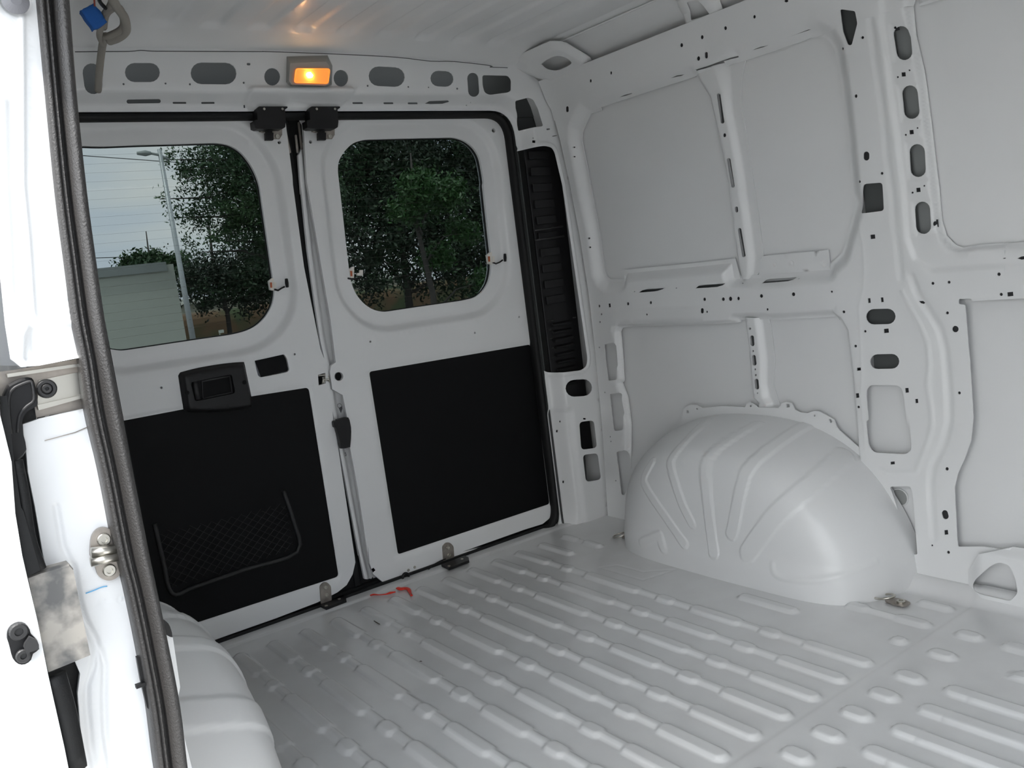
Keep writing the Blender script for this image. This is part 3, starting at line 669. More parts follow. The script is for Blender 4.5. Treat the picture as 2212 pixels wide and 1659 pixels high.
DO2 = D0(Z('a2', '612,1060 628,1300 645,1560')+Z('a6', '650,0 760,650 845,1150 890,1510')+Z('b2', '850,40 840,90 860,240 950,290 985,470 1000,680 1080,1100 1165,1659')+Z('c2', '1020,0 1032,130 1060,210 1130,268 1210,288 1300,270 1900,2'))+D0(Z('b3', '0,1625 520,1440 680,1390 735,1345 770,1290 775,1265'))+[(.776, .10), (.776, 1.36), (.755, 1.415), (.70, 1.435), (.035, 1.435)]
def ring(P, W, T):
    s = sdf(P, W); h = .022*(1-ss((s-.040)/.028))+.0
    h += .004*(1-ss((sdf(P, T)-.003)/.006)); return h
def hD1(P):
    h = ring(P, W1, T1); h += .0025*(1-ss((sdf(P, LH)-.002)/.004))
    return h+.012*ss((P[:, 0]-(-.012))/.012)*(P[:, 1] > .80)*0
_dimp = [np.mean(D0(ell(k, x, y, 4)), 0) for k, x, y in (('a6',540,1443), ('a6',1185,1335), ('a7',480,1124))]
def circ(P, c, r): d = np.linalg.norm(P-c, axis=1); return -.0012*np.exp(-((d-r)/.002)**2)
def hD2(P): return ring(P, W2, T2)+circ(P, _dimp[1], .021)+circ(P, _dimp[2], .021)
def hD1b(P): return hD1(P)+circ(P, _dimp[0], .021)
def door(n, O, W, T, hf, cuts, label):
    d = sheet(f'door_{n}', PAINT, O, [W, T]+cuts, lambda P: np.stack([P[:, 0], hf(P), P[:, 1]], 1), .02, .005, hf, back=(0, 1, 0), thick=.012)
    props(d, kind='structure', label=label); return d
def outer_skin(d, x0, x1, W):
    sheet('outer_panel', BODY, [(x0, -.01), (x1, -.01), (x1, 1.46), (x0, 1.46)], [grow(W, .004)], lambda P: np.stack([P[:, 0], .052+0*P[:, 0], P[:, 1]], 1), .3, .1, None, back=(0, 1, 0), thick=.003, parent=d)
def grow(poly, d):
    P = np.array(poly); n = len(P); o = []
    A = sum(P[i][0]*P[(i+1) % n][1]-P[(i+1) % n][0]*P[i][1] for i in range(n)); sg = 1 if A > 0 else -1
    for i in range(n):
        t = P[(i+1) % n]-P[i-1]; t /= (np.linalg.norm(t)+1e-9); o.append(tuple(P[i]+sg*d*np.array([t[1], -t[0]])))
    return o
door1 = door(1, DO1, W1, T1, hD1b, [LH, D0(ell('a6',540,1443,9)), D0(ell('b1',1378,228,11)), D0(Z('b2','738,118 800,100 806,190 745,208')), D0(ell('a2',408,1216,14))], 'left rear cargo door with pull handle and net pocket')
door2 = door(2, DO2, W2, T2, hD2, [D0(ell('a6',1185,1335,9)), D0(ell('a7',480,1124,7,9)), D0(ell('a7',102,1260,8,9)), D0(ell('b2',916,131,38,n=20)), D0(ell('a3',263,1113,15,19)), D0(ell('a2',675,1212,14))], 'right rear cargo door with window and black lower panel')
outer_skin(door1, -.80, .01, W1); outer_skin(door2, .01, .80, W2)
# folded meeting flange of door_2 and the rubber between the leaves
FLL = np.array(sorted([(b, a) for a, b in D0(Z('a2', '560,1330 585,1659')+Z('a6', '582,0 640,560 700,1000 750,1330 800,1560')+Z('b2', '850,420 880,560 920,800 1080,1659')+Z('c2', '985,240'), .020)]))
def hFL(P): return .012+.022*ss((P[:, 0]-np.interp(P[:, 1], FLL[:, 0], FLL[:, 1])-.007)/.022)
FLG = D0(Z('a2', '560,1330 585,1659')+Z('a6', '582,0 640,560 700,1000 750,1330 800,1560')+Z('b2', '850,420 880,560 920,800 1080,1659')+Z('c2', '935,0 985,240 1060,250 1100,180 1020,0')+Z('b2', '1200,1300 1110,700 1060,330 1030,60')+Z('a6', '1000,1480 860,700 750,0')+Z('a2', '750,1130 700,1080'), .020)
sheet('door_flange', PAINT, FLG, [], lambda P: np.stack([P[:, 0], hFL(P), P[:, 1]], 1), .012, .004, hFL, back=(0, 1, 0), thick=.01, parent=door2)
mb = MB(); mb.box((.0, .0445, .72), (.12, .012, 1.47)); mb.box((0, .034, .0), (1.58, .03, .03)); mb.box((.004, .045, .72), (.022, .03, 1.45), bev=.005); mb.build('centre_rubber', RUB, door1)
def GLASS(name, tint):
    m = bpy.data.materials.new(name); m.use_nodes = True; t = m.node_tree; t.nodes.clear()
    o = t.nodes.new('ShaderNodeOutputMaterial'); mx = t.nodes.new('ShaderNodeMixShader'); tr = t.nodes.new('ShaderNodeBsdfTransparent'); g = t.nodes.new('ShaderNodeBsdfGlossy'); f = t.nodes.new('ShaderNodeFresnel')
    tr.inputs[0].default_value = (*tint, 1); g.inputs['Roughness'].default_value = .02; f.inputs[0].default_value = 1.18
    t.links.new(f.outputs[0], mx.inputs[0]); t.links.new(tr.outputs[0], mx.inputs[1]); t.links.new(g.outputs[0], mx.inputs[2]); t.links.new(mx.outputs[0], o.inputs[0]); return m
GL = GLASS('tinted_glass', (.305, .325, .325))
def grow(poly, d):
    P = np.array(poly); n = len(P); o = []
    A = sum(P[i][0]*P[(i+1) % n][1]-P[(i+1) % n][0]*P[i][1] for i in range(n)); sg = 1 if A > 0 else -1
    for i in range(n):
        t = P[(i+1) % n]-P[i-1]; t /= (np.linalg.norm(t)+1e-9); o.append(tuple(P[i]+sg*d*np.array([t[1], -t[0]])))
    return o
def wall_line(W, z):
    X = []
    for i in range(len(W)):
        a, b = W[i], W[(i+1) % len(W)]
        if (a[1] > z) != (b[1] > z): X.append(a[0]+(z-a[1])*(b[0]-a[0])/(b[1]-a[1]))
    return (min(X), max(X)) if len(X) > 1 else None
HEAT = mat('heater_wire', (.10, .085, .07), .7)
for n, dr, W in ((1, door1, W1), (2, door2, W2)):
    g = sheet('window_pane', GL, grow(W, .006), [], lambda P: np.stack([P[:, 0], .038+0*P[:, 0], P[:, 1]], 1), .2, .1, None, back=(0, 1, 0), thick=.003, parent=dr)
    mb = MB(); mb.tube([(x, .036, z) for x, z in grow(W, .001)], .0042, 6, closed=True); mb.build('window_gasket', RUB, dr)
    mb = MB()
    for k in range(22):
        z = .88+.0225*k; L = wall_line(W, z)
        if L: mb.tube([(L[0]+.01, .0372, z), (L[1]-.01, .0372, z)], .0002, 4)
    mb.build('heater_line', HEAT, g)
# lower trim panels
sheet('trim_panel', TRIM, grow(T2, .004), [], lambda P: np.stack([P[:, 0], .006+0*P[:, 0], P[:, 1]], 1), .1, .1, None, back=(0, 1, 0), thick=.004, parent=door2)
tp = sheet('trim_panel', TRIM, grow(T1, .004), [], lambda P: np.stack([P[:, 0], .006+0*P[:, 0], P[:, 1]], 1), .1, .1, None, back=(0, 1, 0), thick=.004, parent=door1)
# net pocket on the left panel
pk = [PL(p, 'y', .003) for p in Z('p', '334,1132 352,1210 372,1282 420,1268 530,1230 642,1192 632,1120 612,1060')]
mb = MB(); 
mb.tube(spline(pk, 4), .0062, 8)
po = mb.build('net_pocket', mat('pocket_edge', (.016, .0165, .017), .6), tp)
mb = MB(); c = [PL(p, 'y', .001) for p in Z('p', '338,1150 372,1275 636,1190 616,1085')]; c = [np.array(q) for q in c]
N = 13
for k in range(-N, N+1):
    for sg in (1, -1):
        seg = []
        for u in np.linspace(0, 1, 26):
            v = u*sg*1.9+k/N*1.9+(0 if sg > 0 else .95)
            if 0 <= v <= 1: seg.append((c[0]*(1-u)+c[3]*u)*(1-v)+(c[1]*(1-u)+c[2]*u)*v)
            elif len(seg) > 1: mb.tube(seg, .0007, 4); seg = []
            else: seg = []
        if len(seg) > 1: mb.tube(seg, .0007, 4)
mb.build('net', PLASG, po)
mb = MB(); mb.prism([PL(p, 'y', .012) for p in grow(Z('a6', '205,1500 450,1446 492,1580 255,1636'), .5)], (0, .003, 0)); mb.build('latch_cover', TRIM, door1)
# pull handle
ho = spline(Z('b1', '1520,125 1535,100 1560,90 1700,55 1900,22 2060,8 2083,20 2100,100 2140,290 2150,370 2120,400 1990,425 1800,440 1650,440 1580,425 1562,390 1540,260'), 3)
hp = [PL(p, 'y', 0) for p in ho]; hin = [PL(p, 'y', -.018) for p in rounded(Z('b1', '1622,182 1975,112 2005,275 1665,345'), 6)]
mb = MB(); O2 = [(p[0], p[2]) for p in hp]; I2 = [(p[0], p[2]) for p in hin]
hb = sheet('pull_handle', PLAS, O2, [I2], lambda P: np.stack([P[:, 0], -.020+.018*(1-ss(-sdf(P, O2)/.012)), P[:, 1]], 1), .012, .004, lambda P: .018*(1-ss(-sdf(P, O2)/.012)), back=(0, 1, 0), thick=.004, parent=door1)
mb.prism([(x, -.003, z) for x, z in grow(I2, .006)], (0, -.001, 0))
for i in range(len(I2)): pass
mb.build('handle_recess', TRIM, hb)
mb = MB(); mb.tube([PL(p, 'y', -.012) for p in Z('b1', '1660,175 1690,330')], .007, 8); mb.tube([PL(p, 'y', -.004) for p in Z('b1', '1720,170 1960,125 1980,270 1730,320')], .004, 8, closed=True); mb.build('grip_edge', PLASG, hb)
for x, y in ((1597,270),(2085,182)): MB().disc(PL(Z('b1', f'{x},{y}')[0], 'y', -.020), (0, -1, 0), .006, .001, 12, hexhole=.003).build('screw', TRIM, hb)
# window heater leads
for dr, (k, cx, cy), flip in ((door1, ('a6', 338, 850), 1), (door2, ('a7', 222, 628), 1), (door2, ('a6', 1022, 752), -1)):
    q = lambda dx, dy, y=.0: PL(Z(k, f'{cx+dx},{cy+dy}')[0], 'y', y)
    mb = MB(); mb.prism([q(-30, -30, .030), (q(0, -55, .030)), q(12, -55, .030), q(12, 50, .030), q(-18, 45, .030)], (0, -.010, 0)); cl = mb.build('heater_connector', CLIP, dr)
    mb = MB(); mb.prism([q(-10, -20, .018), q(6, -20, .018), q(8, 25, .018), q(-6, 25, .018)], (0, -.002, 0)); mb.build('contact', COPPER, cl)
    if flip > 0:
        mb = MB(); mb.prism([q(14, -20, .028), q(34, -20, .028), q(34, 30, .028), q(14, 34, .028)], (0, -.010, 0)); mb.build('connector_body', CLIP, cl)
        mb = MB(); mb.tube([q(30, 40, .022), q(60, 48, .015), q(90, 28, .01), q(118, 15, .006)] if k == 'a6' else [q(30, 30, .022), q(60, 42, .015), q(90, 30, .01), q(118, 10, .006)], [.0028, .0028, .0025, .0028], 8)
        t_ = (130, -50, 138, 20) if k == 'a6' else (136, -40, 138, 22)
        mb.tube([q(t_[0], t_[1], .003), q((t_[0]+t_[2])/2, (t_[1]+t_[3])/2, .0), q(t_[2], t_[3], .003)], [.0045, .0055, .0045], 10); mb.build('lead', PLAS, cl)
    else:
        mb = MB(); mb.prism([q(40, 0, .02), q(66, -2, .02), q(66, -26, .02), q(90, -26, .02), q(90, 22, .02), q(44, 20, .02)], (0, -.008, 0)); mb.build('connector_body', CLIP, cl)
        mb = MB(); mb.tube([q(-30, 42, .02), q(0, 48, .018), q(40, 48, .018), q(80, 40, .018), q(88, 20, .02)], .0028, 8); mb.build('lead', PLAS, cl)
# lock on the meeting edge, rubber buffer and small sign printed on the flange
mb = MB(); mb.box(PL((703, 820), 'y', .012), (.022, .012, .020), bev=.002); mb.tube([PL(p, 'y', -.002) for p in Z('b2', '742,125 800,118 800,165 838,168')], .0022, 8); mb.tube([PL(p, 'y', -.004) for p in Z('b2', '775,195 780,160 830,150 838,180')], .0018, 8)
mb.build('door_lock', STEEL, door1, 'chrome lock catch')
mb = MB(); mb.disc(PL(Z('b2', '916,131')[0], 'y', .014), (0, -1, 0), .012, .001, 20); mb.build('lock_opening', TRIM, door2)
mb = MB(); mb.prism([PL(p, 'y', .0) for p in spline(Z('b2', '880,497 930,482 975,478 992,530 1000,600 992,720 985,730 915,742 905,690 870,570 857,560 852,512 880,505'), 2)], (0, -.018, 0), bev=.12); mb.build('door_buffer', PLAS, door2, 'black rubber buffer')
INK = mat('sign_ink', (.10, .10, .11), .6)
mb = MB(); mb.prism([PL(p, 'y', .0268) for p in Z('b2', '915,400 942,385 946,405 934,444')], (0, -.0006, 0)); mb.tube([PL(p, 'y', .0265) for p in Z('b2', '905,385 905,368 925,362 940,375 944,392')], .0007, 5); mb.tube([PL(p, 'y', .0265) for p in Z('b2', '905,388 920,402')], .0007, 5); mb.tube([PL(p, 'y', .0265) for p in Z('b2', '966,785 975,780 972,792 980,795 978,810 968,808')], .0009, 5); mb.build('warning_mark', INK, door2)
mb = MB()
for q in (('a2',455,1110,495,1300),('a2',545,1160,560,1300),('a2',570,1050,595,1270)):
    k, x1, y1, x2, y2 = q; mb.prism([PL(p, 'y', .024) for p in cap(k, x1, y1, x2, y2, 9, 4)], (0, -.004, 0))
mb.build('edge_plate', STEELD, door2)

# seal around the rear opening
def ring_seal(path, sec, name, m, parent=None):
    P = np.array(path); n = len(P); V = []; F = []; k = len(sec)
    for i in range(n):
        t = P[(i+1) % n]-P[i-1]; t /= np.linalg.norm(t); nn = np.array([t[1], -t[0]])
        for a, y in sec: q = P[i]+nn*a; V.append((q[0], y, q[1]))
    for i in range(n):
        j = (i+1) % n
        for c in range(k): d = (c+1) % k; F.append((i*k+c, j*k+c, j*k+d, i*k+d))
    return link(name, mesh_np(V, F), m, parent)
SEALP = rounded([(-.775, -.010), (.775, -.010), (.775, 1.438), (-.775, 1.438)], .085, 10)
sec = [(.012*math.cos(a)*(1.0), -.006+.020*math.sin(a)) for a in np.linspace(0, 6.283, 15)[:-1]]
sl = ring_seal(SEALP, sec, 'rear_door_seal', RUB); props(sl, 'black rubber weatherstrip running round the rear door opening', 'door seal')
MB().box((0, -.001, .007), (1.56, .014, .010), bev=.002).build('lower_lip', RUB, sl)
mb = MB(); mb.box((.762, .03, .035), (.04, .03, .05), bev=.008); mb.build('corner_piece', RUB, sl)

# latches above the doors
def top_latch(k, x0, label):
    q = lambda x, y, d: PL(Z(k, f'{x},{y}')[0], 'y', d)
    c = q(x0+125, 1000, -.06); r = thing('upper_door_latch', tuple(c), label, 'door latch', 'upper door latches')
    q2 = lambda dx, y, d=-.062: q(x0+dx, y, d)
    mb = MB(); mb.prism([q2(a, b) for a, b in ((12, 925), (30, 908), (270, 908), (272, 920), (250, 935), (258, 1040), (252, 1085), (232, 1098), (20, 1098), (-5, 1088), (-12, 1030), (15, 1020))], (0, .035, 0)); h = mb.build('latch_housing', PLAS, r)
    mb = MB(); mb.prism([q2(a, b, -.030) for a, b in ((90, 1098), (142, 1098), (142, 1130), (152, 1132), (152, 1195), (88, 1195), (86, 1132), (94, 1130))], (0, .012, 0)); mb.build('latch_bolt', PLAS, r)
    mb = MB(); mb.prism([q2(a, b, -.008) for a, b in ((30, 1095), (226, 1095), (226, 1150), (205, 1185), (160, 1185), (130, 1120), (60, 1130), (34, 1125))], (0, .006, 0)); pl = mb.build('mounting_plate', STEELD, r)
    mb = MB()
    for a, b in ((52, 1108), (182, 1165)): MB().disc(q2(a, b, -.009), (0, -1, 0), .0062, .004, 14, hexhole=.003).build('screw', STEEL, pl)
    for a, b in ((72, 930), (228, 930)): MB().disc(q2(a, b, -.0625), (0, -1, 0), .0035, .002, 10).build('screw', STEEL, h)
top_latch('a2', 207, 'black upper door latch above the left rear door')
top_latch('a2', 655, 'black upper door latch above the right rear door')
def low_latch(px, py, label):
    q = lambda dx, dy, d=-.004: PL((px+dx, py+dy), 'y', d)
    f = lambda dx, dy, z=.004: PL((px+dx, py+dy), 'z', z)
    c = q(0, 0); r = thing('lower_door_latch', tuple(c), label, 'door latch', 'lower door latches')
    mb = MB(); mb.prism([q(a, b) for a, b in rounded([(-12, -28), (-4, -36), (4, -36), (12, -28), (14, 8), (-9, 16)], 4)], (0, .004, 0)); t = mb.build('bracket_tab', STEELD, r)
    MB().disc(q(0, -25, -.004), (0, -1, 0), .0058, .004, 14, hexhole=.0028).build('screw', STEEL, t); MB().disc(q(2, -9, -.004), (0, -1, 0), .0058, .004, 14, hexhole=.0028).build('screw', STEEL, t)
    mb = MB(); P = [f(a, b, .004) for a, b in ((-14, 16), (36, -3), (45, 1), (46, 7), (2, 24))]; mb.prism(P, (0, 0, .008)); b_ = mb.build('base_plate', PLAS, r)
    MB().disc(f(2, 15, .012), (0, 0, 1), .005, .002, 12).build('screw', STEEL, b_); MB().disc(f(30, 0, .012), (0, 0, 1), .005, .002, 12).build('screw', STEEL, b_)
low_latch(703, 1294, 'steel tab on a black base at the foot of the left rear door')
low_latch(968, 1208, 'steel tab on a black base at the foot of the right rear door')
# cable loop at the foot of the right door
c0 = PL((905, 1240), 'y', -.01); r = thing('door_cable', tuple(c0), 'thin black cable with a grey clip at the foot of the right rear door', 'cable')
q = lambda x, y, d=-.012: PL(Z('c2', f'{x},{y}')[0], 'y', d)
mb = MB(); mb.tube(spline([q(1300,275), q(1282,250), q(1280,222), q(1295,203), q(1318,208), q(1325,235)], 4), .0042, 8); mb.tube(spline([q(1330,248), q(1370,245), q(1420,225), q(1450,200), q(1500,145), q(1560,110), q(1600,95)], 4), .0020, 8); mb.build('cable', PLAS, r)
mb = MB(); mb.box(q(1408, 222, -.016), (.014, .008, .012), Matrix.Rotation(.3, 3, 'Y'), bev=.002); mb.build('clip', GREYP, r)
MB().disc(q(1320,178,0), (0,-1,0), .0045, .003, 12).build('screw', STEEL, r); MB().disc(q(1367,156,0), (0,-1,0), .0045, .003, 12).build('screw', STEEL, r)

# dome lamp
lc = PL((668, 153), 'y', -.12); r = thing('dome_lamp', tuple(lc), 'lit grey cargo lamp with amber glow in the middle of the header beam', 'lamp')
q = lambda x, y, d: PL(Z('a2', f'{x},{y}')[0], 'y', d)
mb = MB()
B_ = [q(x, y, -.084) for x, y in ((470,480),(820,470),(862,560),(858,722),(820,738),(500,735),(466,700))]; Fr = [q(x, y, -.118) for x, y in ((500,540),(805,525),(838,560),(832,715),(800,730),(512,722),(490,690))]
n = len(B_); V = [tuple(p) for p in B_+Fr]; F = [(i, (i+1) % n, n+(i+1) % n, n+i) for i in range(n)]+[tuple(range(n, 2*n))]
mb.add(V, F); hs = mb.build('lamp_housing', GREYP, r)
LENS = mat('amber_lens', (.9, .35, .08), .25, em=(1, .30, .05), ems=.18)
lens = rounded(Z('a2', '552,588 838,590 822,710 538,702'), 5)
mb = MB(); mb.prism([PL(p, 'y', -.119) for p in lens], (0, -.004, 0), bev=.04); mb.build('lens', LENS, r)
BULB = mat('bulb_glow', (1, .8, .5), .3, em=(1, .62, .25), ems=12)
mb = MB(); a = q(640, 628, -.126); b = q(690, 650, -.126); mb.tube([a*.9+b*.1, a*.5+b*.5, b], [.004, .0085, .004], 10); mb.build('bulb', BULB, r)
mb = MB(); mb.tube([PL(p, 'y', -.123) for p in grow(lens, .6)], .0016, 6, closed=True); mb.build('lens_rim', mat('amber_rim', (.8, .25, .05), .3, em=(1, .25, .03), ems=.28), r)

# hanging wiring loom with blue foam
q = lambda x, y, d: PL(Z('a1', f'{x},{y}')[0], 'y', -.075-.40*(770-y)/770+(d+.18)*1.0*(y < 500))
hc = q(880, 200, -.2); r = thing('wiring_loom', tuple(hc), 'knotted grey taped wiring loom hanging from the roof into the header hole', 'cable')
mb = MB()
mb.tube(spline([q(838,770,-.075), q(845,640,-.10), q(865,450,-.15), q(890,320,-.18), q(930,310,-.20), q(1030,260,-.21), q(1060,190,-.2), q(1030,90,-.2), q(975,60,-.19), q(900,120,-.18), q(880,230,-.17)], 6), [.0085]*61, 10)
mb.tube(spline([q(930,350,-.21), q(1010,320,-.22), q(1075,260,-.22), q(1060,150,-.22), q(990,50,-.22), q(950,-40,-.22), q(930,-150,-.22)], 6), [.0095]*30+[.007]*7, 10)
mb.tube(spline([q(880,380,-.17), q(850,300,-.18), q(870,200,-.18), q(920,90,-.18), q(960,-10,-.2), q(965,-150,-.2)], 5), .007, 8); mb.build('loom', TAPE, r)
mb = MB(); mb.tube(spline([q(830,-80,-.2), q(850,10,-.2), q(900,70,-.2)], 5), .004, 8); mb.build('black_wire', PLAS, r)
mb = MB(); bm = bmesh.new(); bmesh.ops.create_cube(bm, size=1); bmesh.ops.subdivide_edges(bm, edges=bm.edges[:], cuts=4, use_grid_fill=True)
cc = Vector(q(795, 150, -.2)); Rm = Matrix.Rotation(-.5, 3, 'Y')
for v in bm.verts:
    v.co = Vector((v.co.x*.037, v.co.y*.024, v.co.z*.046)); v.co *= 1-.12*(v.co.length/.03)+.0; v.co += Vector((random.uniform(-1, 1), random.uniform(-1, 1), random.uniform(-1, 1)))*.0013; v.co = Rm @ v.co+cc
bm.verts.index_update(); mb.add([v.co[:] for v in bm.verts], [[v.index for v in f.verts] for f in bm.faces], True); bm.free(); mb.build('blue_foam_wrap', BLUE, r)
mb = MB(); mb.tube([q(800,-60,-.2), q(808,50,-.2)], .0018, 6); mb.build('red_wire', mat('red_wire', (.5, .08, .03), .5), r)

# tie-down rings
def tie(px, py, r0, rot, label):
    c = PL((px, py), 'z', 0); r = thing('tie_down_ring', (c[0]+.006, c[1]-.018, .0), label, 'tie-down ring', 'tie-down rings on the floor')
    c = c+np.array([.006, -.018, 0]); R = Matrix.Rotation(rot, 3, 'Z'); L = lambda x, y, z: Vector(c)+R @ Vector((x, y, z))
    mb = MB(); P = rounded([(.026, -.018), (.030, .012), (-.004, .022), (-.030, .012), (-.030, -.012), (-.004, -.020)], .012); mb.prism([tuple(L(x, y, .004)) for x, y in P], (0, 0, .003)); pl = mb.build('anchor_plate', STEELD, r)
    mb = MB(); mb.disc(L(.008, 0, .007), (0, 0, 1), .0105, .005, 18, hexhole=.005); mb.build('bolt', STEEL, pl)
    mb = MB(); mb.tube([tuple(L(-.034+.025*math.cos(a), .018*math.sin(a), .012+.006*math.cos(a))) for a in np.linspace(0, 6.283, 25)[:-1]], .0028, 8, closed=True); mb.build('ring', STEEL, r)
tie(1922, 1303, 0, math.radians(-88), 'steel tie-down ring on the floor in front of the right wheel arch')
tie(1352, 1161, 0, math.radians(-53), 'steel tie-down ring on the floor behind the right wheel arch')
# red marks and litter on the floor
def blob(name, k, pts, w, m, z, label, cat, grp=None):
    P = spline(Z(k, pts), 5); n = len(P); ww = np.interp(np.linspace(0, 1, n), np.linspace(0, 1, len(w)), w)
    P3 = [PL(p, 'z', z) for p in P]; mb = MB(); mb.tube(P3, list(ww), 8)
    mb.v = [(x, y, z+(zz-z)*.35) for x, y, zz in mb.v]; o = mb.build(name, m); return props(o, label, cat, grp)
blob('sealant_smear', 'c2', '1036,367 1060,360 1100,362 1150,358 1185,348 1225,340', [.004, .0055, .003, .004, .008, .004], RED, .006, 'long red sealant smear on the rear sill, left of the two', 'paint mark', 'red sealant smears')
blob('sealant_smear', 'c2', '1240,310 1265,318 1300,314 1325,325 1335,350 1345,368', [.007, .010, .009, .006, .004, .004], RED, .006, 'hooked red sealant smear on the rear sill, right of the two', 'paint mark', 'red sealant smears')
TW = mat('twig_brown', (.06, .05, .04), .8)
blob('twig', 'c2', '1064,556 1085,570 1106,582', [.0015, .002, .0015], TW, .003, 'thin dark twig lying on the floor near the rear sill', 'twig')
blob('grit', 'c2', '1404,860 1412,858 1422,860', [.0012, .002, .0010], TW, .003, 'tiny dark crumb on the floor between two ribs', 'debris')

# ================================================================ SIDE DOOR JAMB (left edge of the photo)
YJ = -1.42
def J(poly, y=YJ): return [tuple(PL(p, 'y', y)[[0, 2]]) for p in poly]
def jsheet(name, m, poly, y, cuts=[], hf=None, parent=skl, thick=.006, sp=.01):
    f = hf or (lambda P: 0*P[:, 0])
    return sheet(name, m, J(poly, y), [J(c, y) for c in cuts], lambda P: np.stack([P[:, 0], y+f(P), P[:, 1]], 1), sp, .0022, hf, back=(0, 1, 0), thick=thick, parent=parent)
UJ = J(Z('a5', '95,-700 110,0 140,500 150,900 280,1180 290,1260 300,1400'), -1.435); UJ2 = J(Z('a5', '190,-1700 195,0 240,450 270,900 290,1190'), -1.435); PLG = np.mean(J(ell('a1', 130, 10, 20), -1.435), 0)
POC = J(rounded(Z('a5', '225,1260 300,1205 640,1195 700,1460 420,1500 210,1500'), 8), -1.435)
DMP = [np.mean(J(ell(k, x, y, 5), yy), 0) for k, x, y, yy in (('a5',495,1115,-1.435),('a5',600,1010,-1.435),('a5',600,1120,-1.435),('c1',775,400,-1.42),('c1',905,395,-1.42))]
def hUJ(P):
    h = .003*(1-ss(d_line(P, UJ)/.006))-.0025*(1-ss(d_line(P, UJ2)/.004))+.004*(1-ss((sdf(P, POC)+.002)/.004))
    r = np.linalg.norm(P-PLG, axis=1); h += .006*(1-ss((r-.010)/.006))
    for c in DMP[:3]: r = np.linalg.norm(P-c, axis=1); h += .0012*np.exp(-((r-.0035)/.001)**2)
    return h
jsheet('upper_jamb', BODY, Z('p', '-120,-60 120,-60 140,180 170,420 225,765 176,772 84,790 45,793 24,776 12,700 -2,560 -14,400 -60,200'), -1.435, [], hUJ)
mb = MB(); mb.disc(PL((33, 3), 'y', -1.440), (0, -1, 0), .0125, .003, 24, dome=.002); mb.build('grommet', mat('grey_rubber', (.22, .22, .24), .5), skl)
LJ1 = J(Z('c1', '545,150 570,330 620,520 680,650 760,800 785,900 780,1150 790,1400 830,1659')); LJ2 = J(Z('c1', '420,-300 470,0 560,200 590,420 640,560 720,700 700,900 650,1050 650,1200 680,1500 720,1700'))
def hLJ(P): return .006*ss((.006-d_line(P, LJ1))/.010)+.003*(1-ss(d_line(P, LJ2)/.005))+sum(.0012*np.exp(-((np.linalg.norm(P-c, axis=1)-.0035)/.001)**2) for c in DMP[3:])
LOW = Z('b1', '195,540 340,490 745,400 790,420')+Z('p', '290,1150 345,1380 430,1720 190,1720')+Z('c1', '600,1350 580,1100 598,950 560,860 480,700 400,500 345,170')+Z('b1', '370,1659 300,1250 240,950 225,790 200,620')
jsheet('lower_jamb', BODY, LOW, YJ, [], hLJ)
mb = MB(); mb.prism([PL(p, 'y', YJ-.001) for p in Z('b1', '380,675 640,605 765,550 772,556 642,613 382,682')], (0, -.0004, 0)); mb.build('seam', STEELD, skl)
mb = MB(); mb.box((-.905, -1.385, .8), (.07, .02, 1.9)); mb.build('jamb_cavity', RUB, skl)
BMARK = mat('blue_pencil', (.15, .5, .85), .6)
mb = MB(); mb.tube([PL(p, 'y', YJ-.001) for p in spline(Z('c1', '640,352 700,330 760,305 800,298'), 3)], .0006, 5); mb.build('pencil_mark', BMARK, skl)
# middle track of the sliding door with bolt and plastic end piece
r = thing('sliding_door_track', tuple(PL((100, 835), 'y', -1.41)), 'worn metal slide track with black end piece on the left jamb', 'door track')
mb = MB(); mb.prism([PL(p, 'y', -1.405) for p in Z('b1', '-100,100 100,80 700,-20 745,400 330,480 200,515 -100,560')], (0, .01, 0)); tr = mb.build('track_channel', STEELD, r)
mb = MB(); mb.prism([PL(p, 'y', -1.412) for p in Z('b1', '330,165 690,90 720,280 320,375')], (0, .005, 0)); mb.build('track_plate', STEEL, tr)
for s_ in ('320,375 720,285 730,310 330,420', '60,110 680,20 684,45 65,140'):
    mb = MB(); mb.prism([PL(p, 'y', -1.418) for p in Z('b1', s_)], (0, .01, 0)); mb.build('track_lip', STEEL, tr)
mb = MB(); c = PL(Z('b1', '395,235')[0], 'y', -1.413); mb.disc(c, (0, -1, 0), .0100, .004, 24, hexhole=.006); mb.disc(c, (0, -1, 0), .0050, .005, 16, hexhole=.002); mb.build('bolt', PLASG, tr)
mb = MB(); mb.prism([PL(p, 'y', -1.432) for p in spline(Z('b1', '75,205 150,165 220,143 275,145 300,190 312,260 327,345 315,385 240,425 200,480 188,540 200,640 228,770 160,850 110,862 80,700 50,560 35,400 32,290'), 2)], (0, .014, 0), bev=.06); ep = mb.build('end_piece', PLAS, r)
mb = MB(); mb.tube([PL(p, 'y', -1.433) for p in spline(Z('b1', '98,620 80,480 75,320 110,240 180,200 255,175 275,200 290,330 230,385 180,440 160,500 150,610'), 3)], .0016, 6); mb.build('moulded_rim', PLASG, ep)
mb = MB(); mb.prism([PL(p, 'y', -1.41) for p in Z('p', '90,1420 185,1420 205,1720 120,1720')], (0, .004, 0)); mb.prism([PL(p, 'y', -1.41) for p in Z('p', '20,880 75,880 125,1260 50,1260')], (0, .004, 0)); mb.build('gap_shade', RUB, skl)  # black backing painted in for the shaded gap beside the jamb
